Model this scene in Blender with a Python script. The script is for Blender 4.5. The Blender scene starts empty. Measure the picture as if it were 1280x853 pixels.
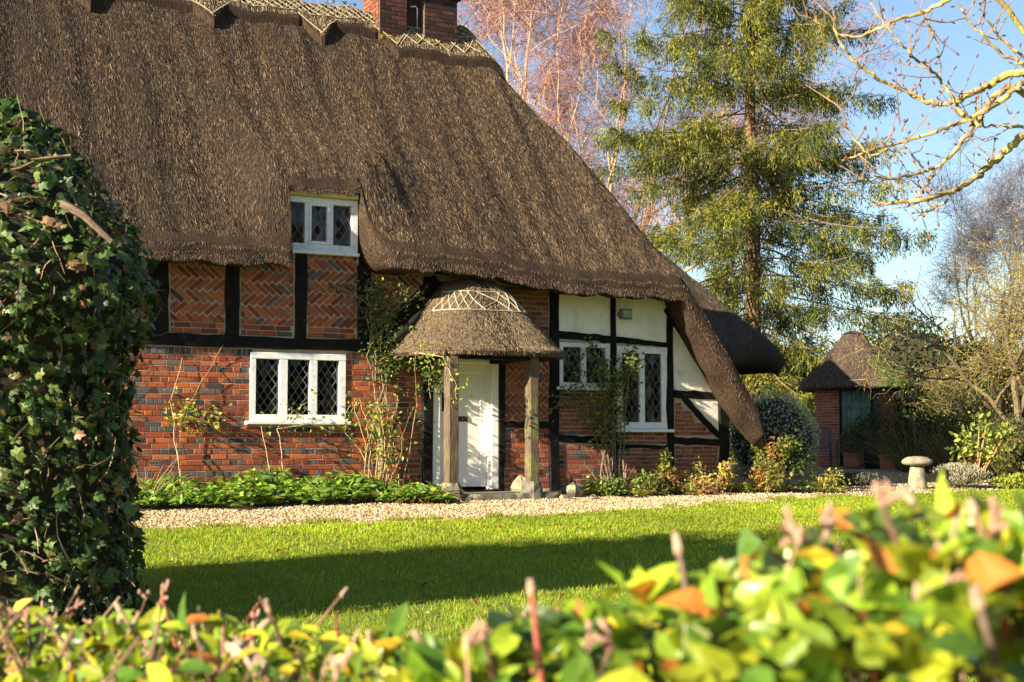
import bpy, math, random
import numpy as np
from mathutils import Matrix, Vector

# ------------------------------------------------------------------ camera, sky, sun, exposure
scn = bpy.context.scene
TH = math.radians(29)                       # how far the cottage front turns away from the camera
U = np.array([math.cos(TH), math.sin(TH), 0.]); V = np.array([-math.sin(TH), math.cos(TH), 0.])
O = np.array([-0.655, 21.226, 0.])          # foot of the front wall at the door
SUN_EL, SUN_GRAZE = math.radians(21), math.radians(10.5)

cam = bpy.data.cameras.new('camera'); camo = bpy.data.objects.new('camera', cam)
scn.collection.objects.link(camo); scn.camera = camo
cam.lens = 50; cam.sensor_width = 36; cam.clip_start = .05; cam.clip_end = 2000
PITCH = math.atan(123.5 / 1778)
camo.location = (0, 0, .8); camo.rotation_euler = (math.pi / 2 + PITCH, 0, 0)
cam.dof.use_dof = True; cam.dof.focus_distance = 21; cam.dof.aperture_fstop = 5.0

sd = -math.cos(SUN_GRAZE) * U - math.sin(SUN_GRAZE) * V
w = bpy.data.worlds.new('World'); scn.world = w; w.use_nodes = True
nt = w.node_tree; bg = nt.nodes['Background']
sky = nt.nodes.new('ShaderNodeTexSky'); sky.sky_type = 'NISHITA'; sky.sun_disc = False
sky.sun_elevation = SUN_EL; sky.sun_rotation = math.atan2(sd[0], sd[1])
sky.air_density = 1.0; sky.dust_density = .5; sky.ozone_density = 2.0
nt.links.new(sky.outputs[0], bg.inputs[0]); bg.inputs[1].default_value = .052
sl = bpy.data.lights.new('sun', 'SUN'); sl.energy = 5; sl.angle = math.radians(.5); sl.color = (1, .87, .66)
so = bpy.data.objects.new('sun', sl); scn.collection.objects.link(so)
S3 = Vector((sd[0] * math.cos(SUN_EL), sd[1] * math.cos(SUN_EL), math.sin(SUN_EL)))
so.rotation_euler = S3.to_track_quat('Z', 'Y').to_euler(); so.location = (-20, 0, 20)
vs = scn.view_settings; vs.view_transform = 'Standard'; vs.look = 'None'; vs.gamma = 1; vs.exposure = 1.9
vs.use_curve_mapping = False
scn.render.engine = 'CYCLES'
scn.cycles.max_bounces = 6; scn.cycles.transparent_max_bounces = 12

R = np.random.default_rng(7); random.seed(7)
C = scn.collection

# ------------------------------------------------------------------ helpers
def tag(o, label=None, cat=None, group=None, kind=None):
    if label: o['label'] = label
    if cat: o['category'] = cat
    if group: o['group'] = group
    if kind: o['kind'] = kind
    return o
def empty(name, loc=(0, 0, 0), rz=0):
    o = bpy.data.objects.new(name, None); C.objects.link(o)
    o.location = loc; o.rotation_euler = (0, 0, rz); o.empty_display_size = .2
    return o
def me_np(name, Vv, Fs, mat, col=None, smooth=False, st=None):
    """Fs: face array (M,k) or list of such arrays"""
    if isinstance(Fs, np.ndarray): Fs = [Fs]
    Fs = [np.asarray(f, np.int32) for f in Fs if len(f)]
    Vv = np.asarray(Vv, np.float32)
    m = bpy.data.meshes.new(name)
    m.vertices.add(len(Vv)); m.vertices.foreach_set('co', Vv.ravel())
    nl = sum(f.size for f in Fs); nf = sum(len(f) for f in Fs)
    m.loops.add(nl); m.polygons.add(nf)
    m.loops.foreach_set('vertex_index', np.concatenate([f.ravel() for f in Fs]))
    tot = np.concatenate([np.full(len(f), f.shape[1], np.int32) for f in Fs])
    m.polygons.foreach_set('loop_start', np.concatenate([[0], np.cumsum(tot)[:-1]]).astype(np.int32))
    m.polygons.foreach_set('use_smooth', np.full(nf, smooth))
    if col is not None:
        a = m.attributes.new('col', 'FLOAT_COLOR', 'POINT')
        c = np.ones((len(Vv), 4), np.float32); c[:, :3] = col; a.data.foreach_set('color', c.ravel())
    if st is not None:
        a = m.attributes.new('st', 'FLOAT_VECTOR', 'POINT'); a.data.foreach_set('vector', np.asarray(st, np.float32).ravel())
    m.update(calc_edges=True); m.validate()
    if mat: m.materials.append(mat)
    return m
def ob(name, mesh, parent=None, loc=None):
    o = bpy.data.objects.new(name, mesh); C.objects.link(o)
    if parent: o.parent = parent
    if loc is not None: o.location = loc
    return o
def mk(name, Vv, Fs, mat, parent=None, **k): return ob(name, me_np(name, Vv, Fs, mat, **k), parent)

class MB:
    """collects boxes, tubes and polygons for one mesh"""
    def __init__(s): s.v = []; s.f = {}; s.n = 0; s.c = []
    def add(s, vv, ff, col=None):
        vv = np.asarray(vv, float)
        for f in ff: s.f.setdefault(len(f), []).append([i + s.n for i in f])
        s.v.append(vv); s.n += len(vv)
        s.c.append(np.tile(np.array(col if col is not None else (.5, .5, .5), float), (len(vv), 1)) if np.ndim(col) < 2 else col)
    def addnp(s, vv, ff, col=None):
        s.f.setdefault(ff.shape[1], []).extend((ff + s.n).tolist()); s.v.append(vv); s.n += len(vv)
        s.c.append(np.tile(np.array(col if col is not None else (.5, .5, .5), float), (len(vv), 1)) if np.ndim(col) < 2 else col)
    def box(s, x0, x1, y0, y1, z0, z1, col=None, ch=0, jit=0):
        """ch: chamfer on the -y face"""
        if ch:
            P = [(x0, y1, z0), (x1, y1, z0), (x1, y1, z1), (x0, y1, z1), (x0, y0 + ch, z0), (x1, y0 + ch, z0), (x1, y0 + ch, z1), (x0, y0 + ch, z1),
                 (x0 + ch, y0, z0 + ch), (x1 - ch, y0, z0 + ch), (x1 - ch, y0, z1 - ch), (x0 + ch, y0, z1 - ch)]
            F = [(0, 3, 2, 1), (8, 9, 10, 11)]
            for i in range(4):
                j = (i + 1) % 4; F += [(i, j, j + 4, i + 4), (i + 4, j + 4, j + 8, i + 8)]
        else:
            P = [(x0, y0, z0), (x1, y0, z0), (x1, y1, z0), (x0, y1, z0), (x0, y0, z1), (x1, y0, z1), (x1, y1, z1), (x0, y1, z1)]
            F = [(0, 3, 2, 1), (4, 5, 6, 7), (0, 1, 5, 4), (1, 2, 6, 5), (2, 3, 7, 6), (3, 0, 4, 7)]
        P = np.array(P, float)
        if jit: P += R.normal(0, jit, P.shape)
        s.add(P, F, col)
    def tube(s, path, rad, n=6, col=None, cap=True):
        P = np.array(path, float); rad = np.broadcast_to(np.array(rad, float), (len(P),))
        T = np.gradient(P, axis=0); T /= np.linalg.norm(T, axis=1)[:, None] + 1e-9
        ref = np.array([0, 0, 1.]) if abs(T[0][2]) < .9 else np.array([1., 0, 0])
        A = np.cross(T, ref); A /= np.linalg.norm(A, axis=1)[:, None] + 1e-9; B = np.cross(T, A)
        an = np.arange(n) * 2 * math.pi / n
        vv = P[:, None] + rad[:, None, None] * (np.cos(an)[None, :, None] * A[:, None] + np.sin(an)[None, :, None] * B[:, None])
        ff = []
        i = np.arange(len(P) - 1)[:, None] * n; j = np.arange(n)[None]; k = (j + 1) % n
        q = np.stack([i + j, i + k, i + n + k, i + n + j], -1).reshape(-1, 4)
        s.addnp(vv.reshape(-1, 3), q, col)
        if cap:
            m = s.n - len(P) * n
            s.f.setdefault(n, []).append([m + a for a in range(n - 1, -1, -1)]); s.f[n].append([s.n - n + a for a in range(n)])
    def mesh(s, name, mat, col=False, smooth=False):
        return me_np(name, np.concatenate(s.v), [np.array(f, np.int32) for f in s.f.values()], mat, col=np.concatenate(s.c) if col else None, smooth=smooth)
    def build(s, name, mat, parent=None, **k): return ob(name, s.mesh(name, mat, **k), parent)

def inst(tv, tf, M, T):
    n = len(T); k = len(tv)
    vv = (np.einsum('nij,kj->nki', M, tv) + T[:, None]).reshape(-1, 3)
    ff = (tf[None] + (np.arange(n) * k)[:, None, None]).reshape(-1, tf.shape[1])
    return vv, ff
def nrm(a): return a / (np.linalg.norm(a, axis=-1, keepdims=True) + 1e-9)
def frames(y, n, s):
    """columns: x side, y axis, z normal, scaled"""
    y = nrm(y); x = nrm(np.cross(y, n)); z = np.cross(x, y)
    M = np.stack([x, y, z], -1)
    return M * np.asarray(s)[:, None, None] if np.ndim(s) == 1 else M * s[:, None, :]
def rdir(n): return nrm(R.normal(size=(n, 3)))
def sines(p, f, seed=0, k=6):
    g = np.random.default_rng(seed); o = 0
    for i in range(k):
        d = g.normal(size=p.shape[-1]) * f * (1 + i * .5); o = o + np.sin(p @ d + g.uniform(0, 6.28)) / (1 + i * .35)
    return o / 2.6
def pick(cols, n, spread=.18):
    c = np.array(cols)[R.integers(0, len(cols), n)]
    return np.clip(c * (1 + R.normal(0, spread, (n, 1))) * (1 + R.normal(0, .06, (n, 3))), .002, .9)
def zg(v):
    v = np.asarray(v, float)
    return np.where(v < 0, .042 * v, np.minimum(.012 * v, .13))
def W(u, v, z=0): return O + U * u + V * v + np.array([0, 0, z])
def uv_of(p): d = np.asarray(p)[..., :3] - O; return d @ U, d @ V
def gz(x, y): return float(zg(uv_of(np.array([x, y, 0.]))[1]))
def at(px, py, Y):
    a, b = (px - 640) / 1778, (426.5 - py) / 1778; cp, sp = math.cos(PITCH), math.sin(PITCH)
    r = np.array([a, cp - b * sp, sp + b * cp]); return np.array([0, 0, .8]) + r * (Y / r[1])

# ------------------------------------------------------------------ materials
def newmat(name):
    m = bpy.data.materials.new(name); m.use_nodes = True
    n = m.node_tree.nodes; return m, n, m.node_tree.links, n['Principled BSDF']
def pmat(name, c1, c2=None, scale=8, rough=.8, bump=.2, detail=5, stretch=(1, 1, 1), spec=.3, c3=None, s3=3, bscale=None, dist=.02):
    m, n, l, b = newmat(name)
    tc = n.new('ShaderNodeTexCoord'); mp = n.new('ShaderNodeMapping'); mp.inputs['Scale'].default_value = stretch
    l.new(tc.outputs['Object'], mp.inputs[0])
    no = n.new('ShaderNodeTexNoise'); no.inputs['Scale'].default_value = scale; no.inputs['Detail'].default_value = detail; no.inputs['Roughness'].default_value = .65
    l.new(mp.outputs[0], no.inputs['Vector'])
    ra = n.new('ShaderNodeValToRGB'); ra.color_ramp.elements[0].position = .35; ra.color_ramp.elements[1].position = .68
    ra.color_ramp.elements[0].color = (*c1, 1); ra.color_ramp.elements[1].color = (*(c2 or c1), 1)
    l.new(no.outputs[0], ra.inputs[0]); out = ra.outputs[0]
    if c3:
        n3 = n.new('ShaderNodeTexNoise'); n3.inputs['Scale'].default_value = s3; n3.inputs['Detail'].default_value = 6; n3.inputs['Roughness'].default_value = .7
        l.new(tc.outputs['Object'], n3.inputs['Vector'])
        r3 = n.new('ShaderNodeValToRGB'); r3.color_ramp.elements[0].position = .52; r3.color_ramp.elements[1].position = .66
        l.new(n3.outputs[0], r3.inputs[0])
        mx = n.new('ShaderNodeMixRGB'); l.new(r3.outputs[0], mx.inputs[0]); l.new(out, mx.inputs[1]); mx.inputs[2].default_value = (*c3, 1); out = mx.outputs[0]
    l.new(out, b.inputs['Base Color'])
    b.inputs['Roughness'].default_value = rough; b.inputs['Specular IOR Level'].default_value = spec
    if bump:
        nb = no
        if bscale:
            nb = n.new('ShaderNodeTexNoise'); nb.inputs['Scale'].default_value = bscale; nb.inputs['Detail'].default_value = 6; l.new(mp.outputs[0], nb.inputs['Vector'])
        bu = n.new('ShaderNodeBump'); bu.inputs['Strength'].default_value = bump; bu.inputs['Distance'].default_value = dist
        l.new(nb.outputs[0], bu.inputs['Height']); l.new(bu.outputs[0], b.inputs['Normal'])
    return m
def colmat(name, rough=.8, trans=0, spec=.3, noise=.25, nscale=30, bump=0, bscale=40):
    """colour from the mesh attribute 'col' times fine noise; trans: share of translucency"""
    m, n, l, b = newmat(name)
    a = n.new('ShaderNodeAttribute'); a.attribute_name = 'col'
    tc = n.new('ShaderNodeTexCoord')
    no = n.new('ShaderNodeTexNoise'); no.inputs['Scale'].default_value = nscale; no.inputs['Detail'].default_value = 4; l.new(tc.outputs['Object'], no.inputs['Vector'])
    mr = n.new('ShaderNodeMapRange'); mr.inputs[1].default_value = .3; mr.inputs[2].default_value = .7; mr.inputs[3].default_value = 1 - noise; mr.inputs[4].default_value = 1 + noise
    l.new(no.outputs[0], mr.inputs[0])
    mx = n.new('ShaderNodeVectorMath'); mx.operation = 'SCALE'; l.new(a.outputs['Color'], mx.inputs[0]); l.new(mr.outputs[0], mx.inputs['Scale'])
    l.new(mx.outputs[0], b.inputs['Base Color'])
    b.inputs['Roughness'].default_value = rough; b.inputs['Specular IOR Level'].default_value = spec
    if bump:
        nb = n.new('ShaderNodeTexNoise'); nb.inputs['Scale'].default_value = bscale; nb.inputs['Detail'].default_value = 5; l.new(tc.outputs['Object'], nb.inputs['Vector'])
        bu = n.new('ShaderNodeBump'); bu.inputs['Strength'].default_value = bump; bu.inputs['Distance'].default_value = .01
        l.new(nb.outputs[0], bu.inputs['Height']); l.new(bu.outputs[0], b.inputs['Normal'])
    if trans:
        t = n.new('ShaderNodeBsdfTranslucent'); g = n.new('ShaderNodeVectorMath'); g.operation = 'MULTIPLY'; g.inputs[1].default_value = (1.5, 1.35, .5)
        l.new(mx.outputs[0], g.inputs[0]); l.new(g.outputs[0], t.inputs[0])
        ms = n.new('ShaderNodeMixShader'); ms.inputs[0].default_value = trans
        o = n['Material Output']; l.new(b.outputs[0], ms.inputs[1]); l.new(t.outputs[0], ms.inputs[2]); l.new(ms.outputs[0], o.inputs[0])
    return m
def thatchmat(name, cols, su=22, sv=2.2):
    m, n, l, b = newmat(name)
    a = n.new('ShaderNodeAttribute'); a.attribute_name = 'st'
    def noise(sc, det, rgh=.6):
        mp = n.new('ShaderNodeMapping'); mp.inputs['Scale'].default_value = sc; l.new(a.outputs['Vector'], mp.inputs[0])
        no = n.new('ShaderNodeTexNoise'); no.inputs['Scale'].default_value = 1; no.inputs['Detail'].default_value = det; no.inputs['Roughness'].default_value = rgh
        l.new(mp.outputs[0], no.inputs['Vector']); return no.outputs[0]
    fine = noise((su * 3, sv * 6, 1), 4); mid = noise((su * .12, sv * .25, 1), 5)
    ra = n.new('ShaderNodeValToRGB'); e = ra.color_ramp.elements
    e[0].position = .3; e[0].color = (*cols[0], 1); e[1].position = .72; e[1].color = (*cols[2], 1)
    x = e.new(.5); x.color = (*cols[1], 1)
    l.new(fine, ra.inputs[0])
    mr = n.new('ShaderNodeMapRange'); mr.inputs[1].default_value = .3; mr.inputs[2].default_value = .7; mr.inputs[3].default_value = .6; mr.inputs[4].default_value = 1.3
    l.new(mid, mr.inputs[0])
    mx = n.new('ShaderNodeVectorMath'); mx.operation = 'SCALE'; l.new(ra.outputs[0], mx.inputs[0]); l.new(mr.outputs[0], mx.inputs['Scale'])
    l.new(mx.outputs[0], b.inputs['Base Color']); b.inputs['Roughness'].default_value = .85; b.inputs['Specular IOR Level'].default_value = .2
    bu = n.new('ShaderNodeBump'); bu.inputs['Strength'].default_value = .8; bu.inputs['Distance'].default_value = .03
    l.new(fine, bu.inputs['Height']); l.new(bu.outputs[0], b.inputs['Normal'])
    return m
M = {}
M['thatch'] = thatchmat('thatch', [(.011, .0068, .0045), (.034, .021, .0125), (.08, .05, .027)])
M['thatch_dark'] = thatchmat('old_thatch', [(.02, .014, .01), (.05, .036, .026), (.1, .072, .048)])
M['straw'] = colmat('straw', rough=.65, spec=.35, noise=.1)
M['brick'] = colmat('brick', rough=.9, noise=.35, nscale=22, bump=.5, bscale=70)
M['mortar'] = pmat('lime_mortar', (.3, .24, .17), (.46, .38, .28), scale=14, rough=.95, bump=.4)
M['plaster'] = pmat('limewash_plaster', (.74, .71, .62), (.82, .8, .73), scale=5, rough=.9, bump=.25, c3=(.6, .57, .42), s3=2.2, bscale=9, dist=.03)
M['timber'] = pmat('black_timber', (.004, .0037, .0035), (.011, .0095, .008), scale=12, rough=.75, bump=.5, stretch=(1, 1, 1), c3=(.02, .017, .014), s3=9, spec=.15)
M['oak'] = pmat('weathered_oak', (.05, .034, .022), (.15, .108, .07), scale=9, rough=.85, bump=.6, stretch=(6, 6, .6), c3=(.13, .15, .05), s3=2)
M['white'] = pmat('white_paint', (.66, .67, .67), (.78, .78, .77), scale=6, rough=.5, bump=.1, spec=.35, c3=(.55, .54, .5), s3=11)
M['cream'] = pmat('cream_door_paint', (.78, .76, .68), (.84, .82, .76), scale=3, rough=.45, bump=.05, spec=.4)
M['lintel_yellow'] = pmat('mottled_yellow', (.5, .4, .1), (.66, .56, .22), scale=9, rough=.7)  # yellow tone mottled by noise
M['lead'] = pmat('lead_came', (.11, .11, .115), (.2, .2, .2), scale=30, rough=.55, bump=0)
M['iron'] = pmat('black_iron', (.01, .01, .01), (.02, .018, .016), scale=20, rough=.5, spec=.5)
M['stone'] = pmat('grey_stone', (.07, .06, .048), (.16, .14, .115), scale=9, rough=.9, bump=.6, c3=(.34, .33, .14), s3=6)
M['lichen_stone'] = pmat('lichened_stone', (.13, .11, .08), (.3, .26, .19), scale=7, rough=.9, bump=.7, c3=(.36, .31, .08), s3=7)
M['room'] = pmat('dim_room_plaster', (.4, .32, .24), (.5, .4, .3), rough=.9, bump=0)
M['curtain'] = pmat('mauve_curtain', (.3, .2, .22), (.42, .3, .32), scale=6, rough=.9, bump=0)
M['leaf'] = colmat('leaf', rough=.5, trans=.4, spec=.4, noise=.2, nscale=25)
M['ivy'] = colmat('ivy_leaf', rough=.5, trans=.18, spec=.35, noise=.2, nscale=25)
M['gloss'] = colmat('glossy_hedge_leaf', rough=.36, trans=.3, spec=.45, noise=.3, nscale=28)
M['needle'] = colmat('conifer_needles', rough=.6, trans=.3, spec=.3, noise=.15)
M['grass'] = colmat('grass_blade', rough=.55, trans=.45, spec=.3, noise=.1)
M['bark'] = colmat('bark', rough=.9, noise=.45, nscale=14, bump=.6)
M['twig'] = colmat('twig', rough=.8, noise=.2)
M['turf'] = pmat('turf_soil', (.035, .05, .012), (.06, .085, .018), scale=3, rough=.95, bump=.4)
M['lawnbase'] = pmat('lawn_thatch', (.09, .14, .01), (.15, .2, .016), scale=2.2, rough=.95, bump=.5, c3=(.12, .13, .03), s3=6)
M['gravelbase'] = pmat('gravel_bed', (.22, .16, .1), (.4, .31, .2), scale=45, rough=.95, bump=.8, c3=(.3, .22, .13), s3=2)
M['pebble'] = colmat('pebble', rough=.8, noise=.15)
M['soil'] = pmat('garden_soil', (.03, .02, .013), (.07, .048, .03), scale=20, rough=.95, bump=.8)
M['terracotta'] = pmat('terracotta', (.28, .1, .05), (.38, .16, .09), scale=8, rough=.85)
M['bluepot'] = pmat('dark_glazed_pot', (.015, .02, .035), (.03, .035, .06), scale=5, rough=.3, spec=.5)
M['greendoor'] = pmat('faded_green_boards', (.05, .12, .1), (.13, .2, .16), scale=6, rough=.85, stretch=(5, 5, .6), c3=(.22, .2, .16), s3=3)
M['benchwood'] = pmat('silvered_bench_wood', (.1, .09, .08), (.2, .18, .16), scale=9, rough=.85, stretch=(.7, 5, 5))
M['core'] = pmat('inner_shade', (.02, .018, .01), (.045, .035, .02), scale=12, rough=.95, bump=.5)  # dark fill for foliage; shade among inner twigs put into its colour
M['lampgrey'] = pmat('grey_lamp_metal', (.1, .1, .1), (.16, .16, .16), rough=.5)
def glassmat(name, tint=(.5, .52, .5)):
    m, n, l, b = newmat(name); n.remove(b)
    g = n.new('ShaderNodeBsdfGlossy'); g.inputs['Roughness'].default_value = .03; g.inputs[0].default_value = (.9, .92, .95, 1)
    t = n.new('ShaderNodeBsdfTransparent'); t.inputs[0].default_value = (*tint, 1)
    fr = n.new('ShaderNodeFresnel'); fr.inputs[0].default_value = 1.5
    ms = n.new('ShaderNodeMixShader'); l.new(fr.outputs[0], ms.inputs[0]); l.new(t.outputs[0], ms.inputs[1]); l.new(g.outputs[0], ms.inputs[2])
    l.new(ms.outputs[0], n['Material Output'].inputs[0]); return m
M['glass'] = glassmat('window_glass')
M['lampglass'] = pmat('lamp_glass', (.2, .25, .2), (.3, .34, .3), rough=.15, bump=0, spec=.6)

# ------------------------------------------------------------------ leaf and blade templates
def T_(v, f): return np.array(v, float), np.array(f, np.int32)
# ivy: five lobes, stalk at the origin, tip at +y
_o = [(0, 0), (.22, -.12), (.52, .05), (.36, .3), (.46, .58), (.2, .62), (0, 1), (-.2, .62), (-.46, .58), (-.36, .3), (-.52, .05), (-.22, -.12)]
IVY = T_([(x, y - .0, -.18 * abs(x) - .08 * (y - .4) ** 2) for x, y in _o] + [(0, .38, .04)], [(12, i, (i + 1) % 12) for i in range(12)])
# pointed oval leaf with a folded midrib and a curl
_p = [(0, 0), (.22, .2), (.3, .45), (.2, .75), (0, 1.05), (-.2, .75), (-.3, .45), (-.22, .2)]
OVAL = T_([(x, y, .35 * abs(x) - .25 * y * y) for x, y in _p] + [(0, .25, -.02), (0, .5, -.07), (0, .78, -.16)],
          [(0, 1, 8), (1, 2, 9), (1, 9, 8), (2, 3, 10), (2, 10, 9), (3, 4, 10), (0, 8, 7), (8, 9, 7), (7, 9, 6), (9, 10, 6), (6, 10, 5), (10, 4, 5)])
LEAF = T_([(0, 0, 0), (.3, .5, .1), (0, 1, -.08), (-.3, .5, .1)], [(0, 1, 2), (0, 2, 3)])
NEEDLE = T_([(0, 0, 0), (.5, .35, 0), (0, 1, 0), (-.5, .35, 0)], [(0, 1, 2, 3)])
BLADE = T_([(-.5, 0, 0), (.5, 0, 0), (0, 1, .25)], [(0, 1, 2)])
STRAW = T_([(-.5, 0, 0), (.5, 0, 0), (.4, 1, 0), (-.4, 1, 0)], [(0, 1, 2, 3)])

# ------------------------------------------------------------------ ground
def sheet(name, us, vs_, mat, dz, kind='structure', label=None):
    """grid given by columns us and, per column, a list of v values"""
    nu, nv = len(us), len(vs_[0]); P = []
    for u, col in zip(us, vs_):
        for v in col: P.append(W(u, v, float(zg(v)) + dz))
    i = np.arange(nu - 1)[:, None] * nv; j = np.arange(nv - 1)[None]
    F = np.stack([i + j, i + nv + j, i + nv + j + 1, i + j + 1], -1).reshape(-1, 4)
    o = mk(name, P, F, mat); o['kind'] = kind
    return o
def spread(a, b, n): return list(np.linspace(a, b, n))
GV = [-400, -100, -60] + spread(-40, 0, 21) + spread(.5, 10.8333, 12) + [16, 24, 40, 70, 120, 400]
us = [-400, -150, -60] + spread(-40, 60, 41) + [150, 400]
sheet('ground', us, [GV for _ in us], M['turf'], 0)
def lawn_edge(u):      # v of the edge between lawn and gravel
    return np.interp(u, [-20, -6, -1.7, 1.5, 4.4, 7.1, 9.5, 12, 20], [-3.9, -3.85, -3.7, -3.1, -2.3, -1.95, -1.7, -1.2, -1.0]) + .05 * np.sin(np.asarray(u) * 3.1) + .03 * np.sin(np.asarray(u) * 8.3)
us = spread(-16, 16, 129)
sheet('lawn', us, [spread(-16, float(lawn_edge(u)), 30) for u in us], M['lawnbase'], .012)
us = spread(-16, 9.2, 100)
sheet('gravel_path', us, [spread(float(lawn_edge(u)) - .1, -.3, 8) for u in us], M['gravelbase'], .006)
us = spread(5.0, 17, 30)
sheet('gravel_yard', us, [[-.9, -.5, 0] + spread(.5, 10.8333, 12) + [14] for u in us], M['gravelbase'], .009)
def bed_v(u): return -1.55 + .16 * np.sin(np.asarray(u) * 1.9) + .12 * np.sin(np.asarray(u) * 5.1) + .07 * np.sin(np.asarray(u) * 11.3)
us = spread(-9, -1.0, 50)
sheet('flower_bed', us, [spread(float(bed_v(u)), -.02, 5) for u in us], M['soil'], .016)
us = spread(1.1, 6.3, 40)
sheet('flower_bed', us, [spread(float(bed_v(u)) + .35, -.02 if u < 5 else .9, 5) for u in us], M['soil'], .016)

# grass of the lawn
def grass():
    n = 560000
    u = R.uniform(-12, 13, n); v = -16 + (R.random(n) ** .75) * 15.5
    e = lawn_edge(u) + R.normal(0, .05, n); k = v < e; u, v = u[k], v[k]
    p = O + u[:, None] * U + v[:, None] * V; p[:, 2] = zg(v) + .008
    d = p[:, 1]; k = (np.abs(p[:, 0]) < d * .47 + .8) & (d > 4.5); p, u, v, d = p[k], u[k], v[k], d[k]
    n = len(p); patch = sines(np.stack([u, v], 1), .9, 3); fine = sines(np.stack([u, v], 1), 6, 4)
    h = R.uniform(.028, .055, n) * (1 + .25 * fine); mow = np.abs(((v + 4.35 + .05 * np.sin(u * 1.3)) % 1.1) - .55) < .07; h = np.where(mow & (v > -6), h * .55, h)
    y = np.stack([R.normal(0, .45, n), R.normal(0, .45, n), np.ones(n)], 1); x = rdir(n)
    wd = np.clip(.0008 * d, .005, .014) * R.uniform(.7, 1.3, n)
    Mx = frames(y, x, np.stack([wd, h, h], 1))
    vv, ff = inst(*BLADE, Mx, p)
    patch = patch + .7 * sines(np.stack([u, v], 1), .35, 8)
    c = pick([(.19, .285, .01), (.23, .315, .011), (.28, .345, .014), (.14, .225, .01), (.33, .32, .05)], n, .2) * (1 + .2 * patch[:, None])
    o = mk('lawn_grass', vv, ff, M['grass'], col=np.repeat(c, 3, 0)); tag(o, 'short mown green grass of the front lawn', 'grass', kind='stuff')
grass()
# pebbles
def pebbles():
    n = 60000
    u = R.uniform(-7, 16, n); v = np.where(u < 5.2, R.uniform(-4, -.4, n), R.uniform(-2.5, 9, n))
    lo = lawn_edge(u) + R.normal(0, .06, n); hi = np.where(u < -1.2, bed_v(u), np.where((u > 1.2) & (u < 6.2), bed_v(u) + .35, 9)) + R.normal(0, .05, n)
    k = (v > lo) & (v < hi) & ~((u < 5.2) & (v > -.4)); u, v = u[k], v[k]; n = len(u)
    p = O + u[:, None] * U + v[:, None] * V; p[:, 2] = zg(v) + .014
    tv, tf = T_([(1, 0, 0), (0, 1, 0), (-1, 0, 0), (0, -1, 0), (0, 0, .8), (0, 0, -.6)], [(0, 1, 4), (1, 2, 4), (2, 3, 4), (3, 0, 4), (1, 0, 5), (2, 1, 5), (3, 2, 5), (0, 3, 5)])
    s = R.uniform(.008, .022, n); Mx = frames(rdir(n) * [1, 1, .2], np.tile([0, 0, 1.], (n, 1)), s)
    vv, ff = inst(tv, tf, Mx, p)
    c = pick([(.4, .3, .17), (.32, .23, .125), (.48, .385, .25), (.2, .135, .075), (.44, .33, .19), (.24, .155, .09)], n, .2)
    tag(mk('gravel', vv, ff, M['pebble'], col=np.repeat(c, 6, 0)), 'loose golden gravel on the path and yard', 'gravel', kind='stuff')
pebbles()

# ------------------------------------------------------------------ the cottage
cot = empty('thatched_cottage', O, TH)
tag(cot, 'large thatched cottage with black timber frame, red brick panels and cream door', 'cottage')

# --- roof as a height field over the plan (u along the front, v into the house)
def smin(a, b, k=.3):
    h = np.clip(.5 + .5 * (b - a) / k, 0, 1); return b + (a - b) * h - k * h * (1 - h)
def sstep(a, b, x): t = np.clip((x - a) / (b - a), 0, 1); return t * t * (3 - 2 * t)
def roof_z(u, v):
    u = np.asarray(u, float); v = np.asarray(v, float)
    zf = 3.3 + 1.27 * (v + .65) - .05 * np.sin(np.clip((v + .65) / 3.6, 0, 1) * math.pi)
    zf = zf + .47 * sstep(-3.75, -2.95, u) * (1 - sstep(-1.9, -.7, u)) * np.exp(-(v / np.where(v < 0, .33, .8)) ** 2)
    zf = zf + .20 * sstep(-2.0, -1.5, u) * (1 - sstep(-.6, 1.6, u)) * (1 - sstep(.1, 2.0, v))
    zb = 7.87 + .12 - 1.27 * (v - 2.95)
    ze = 8.53 - 1.4 * u + .47 * np.clip(v, -1, 3.2) + .55 * np.exp(-((v - 1.0) / 1.1) ** 2) * .5
    zl = 7.9 + 1.6 * (u + 9.2)
    z = smin(smin(zf, zb, .22), ze, .22); z = smin(z, zl, .3)
    return z + .022 * np.sin(u * 5.3 + .6 * np.sin(v * 1.7)) * sstep(-.7, .5, v) + .014 * np.sin(u * 13.1 + 1.1 * np.sin(v * 2.1 + u))
N0, N1 = -2.93, -1.78                    # the notch for the upper window
def v_front(u):
    base = np.where(u < (N0 + N1) / 2, -.58, -.70) + .012 * np.sin(np.asarray(u) * 7)
    tl = np.clip((N0 + .02 - u) / .14, 0, 1); tr = np.clip((u - N1 + .03) / .34, 0, 1)
    k = (1 - np.sqrt(1 - (1 - tl) ** 2)) * (1 - np.sqrt(1 - (1 - tr) ** 2))
    return base * (1 - k) + (-.14) * k
def grad(fz, u, v, e=.02): return (fz(u + e, v) - fz(u - e, v)) / (2 * e), (fz(u, v + e) - fz(u, v - e)) / (2 * e)
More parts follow.
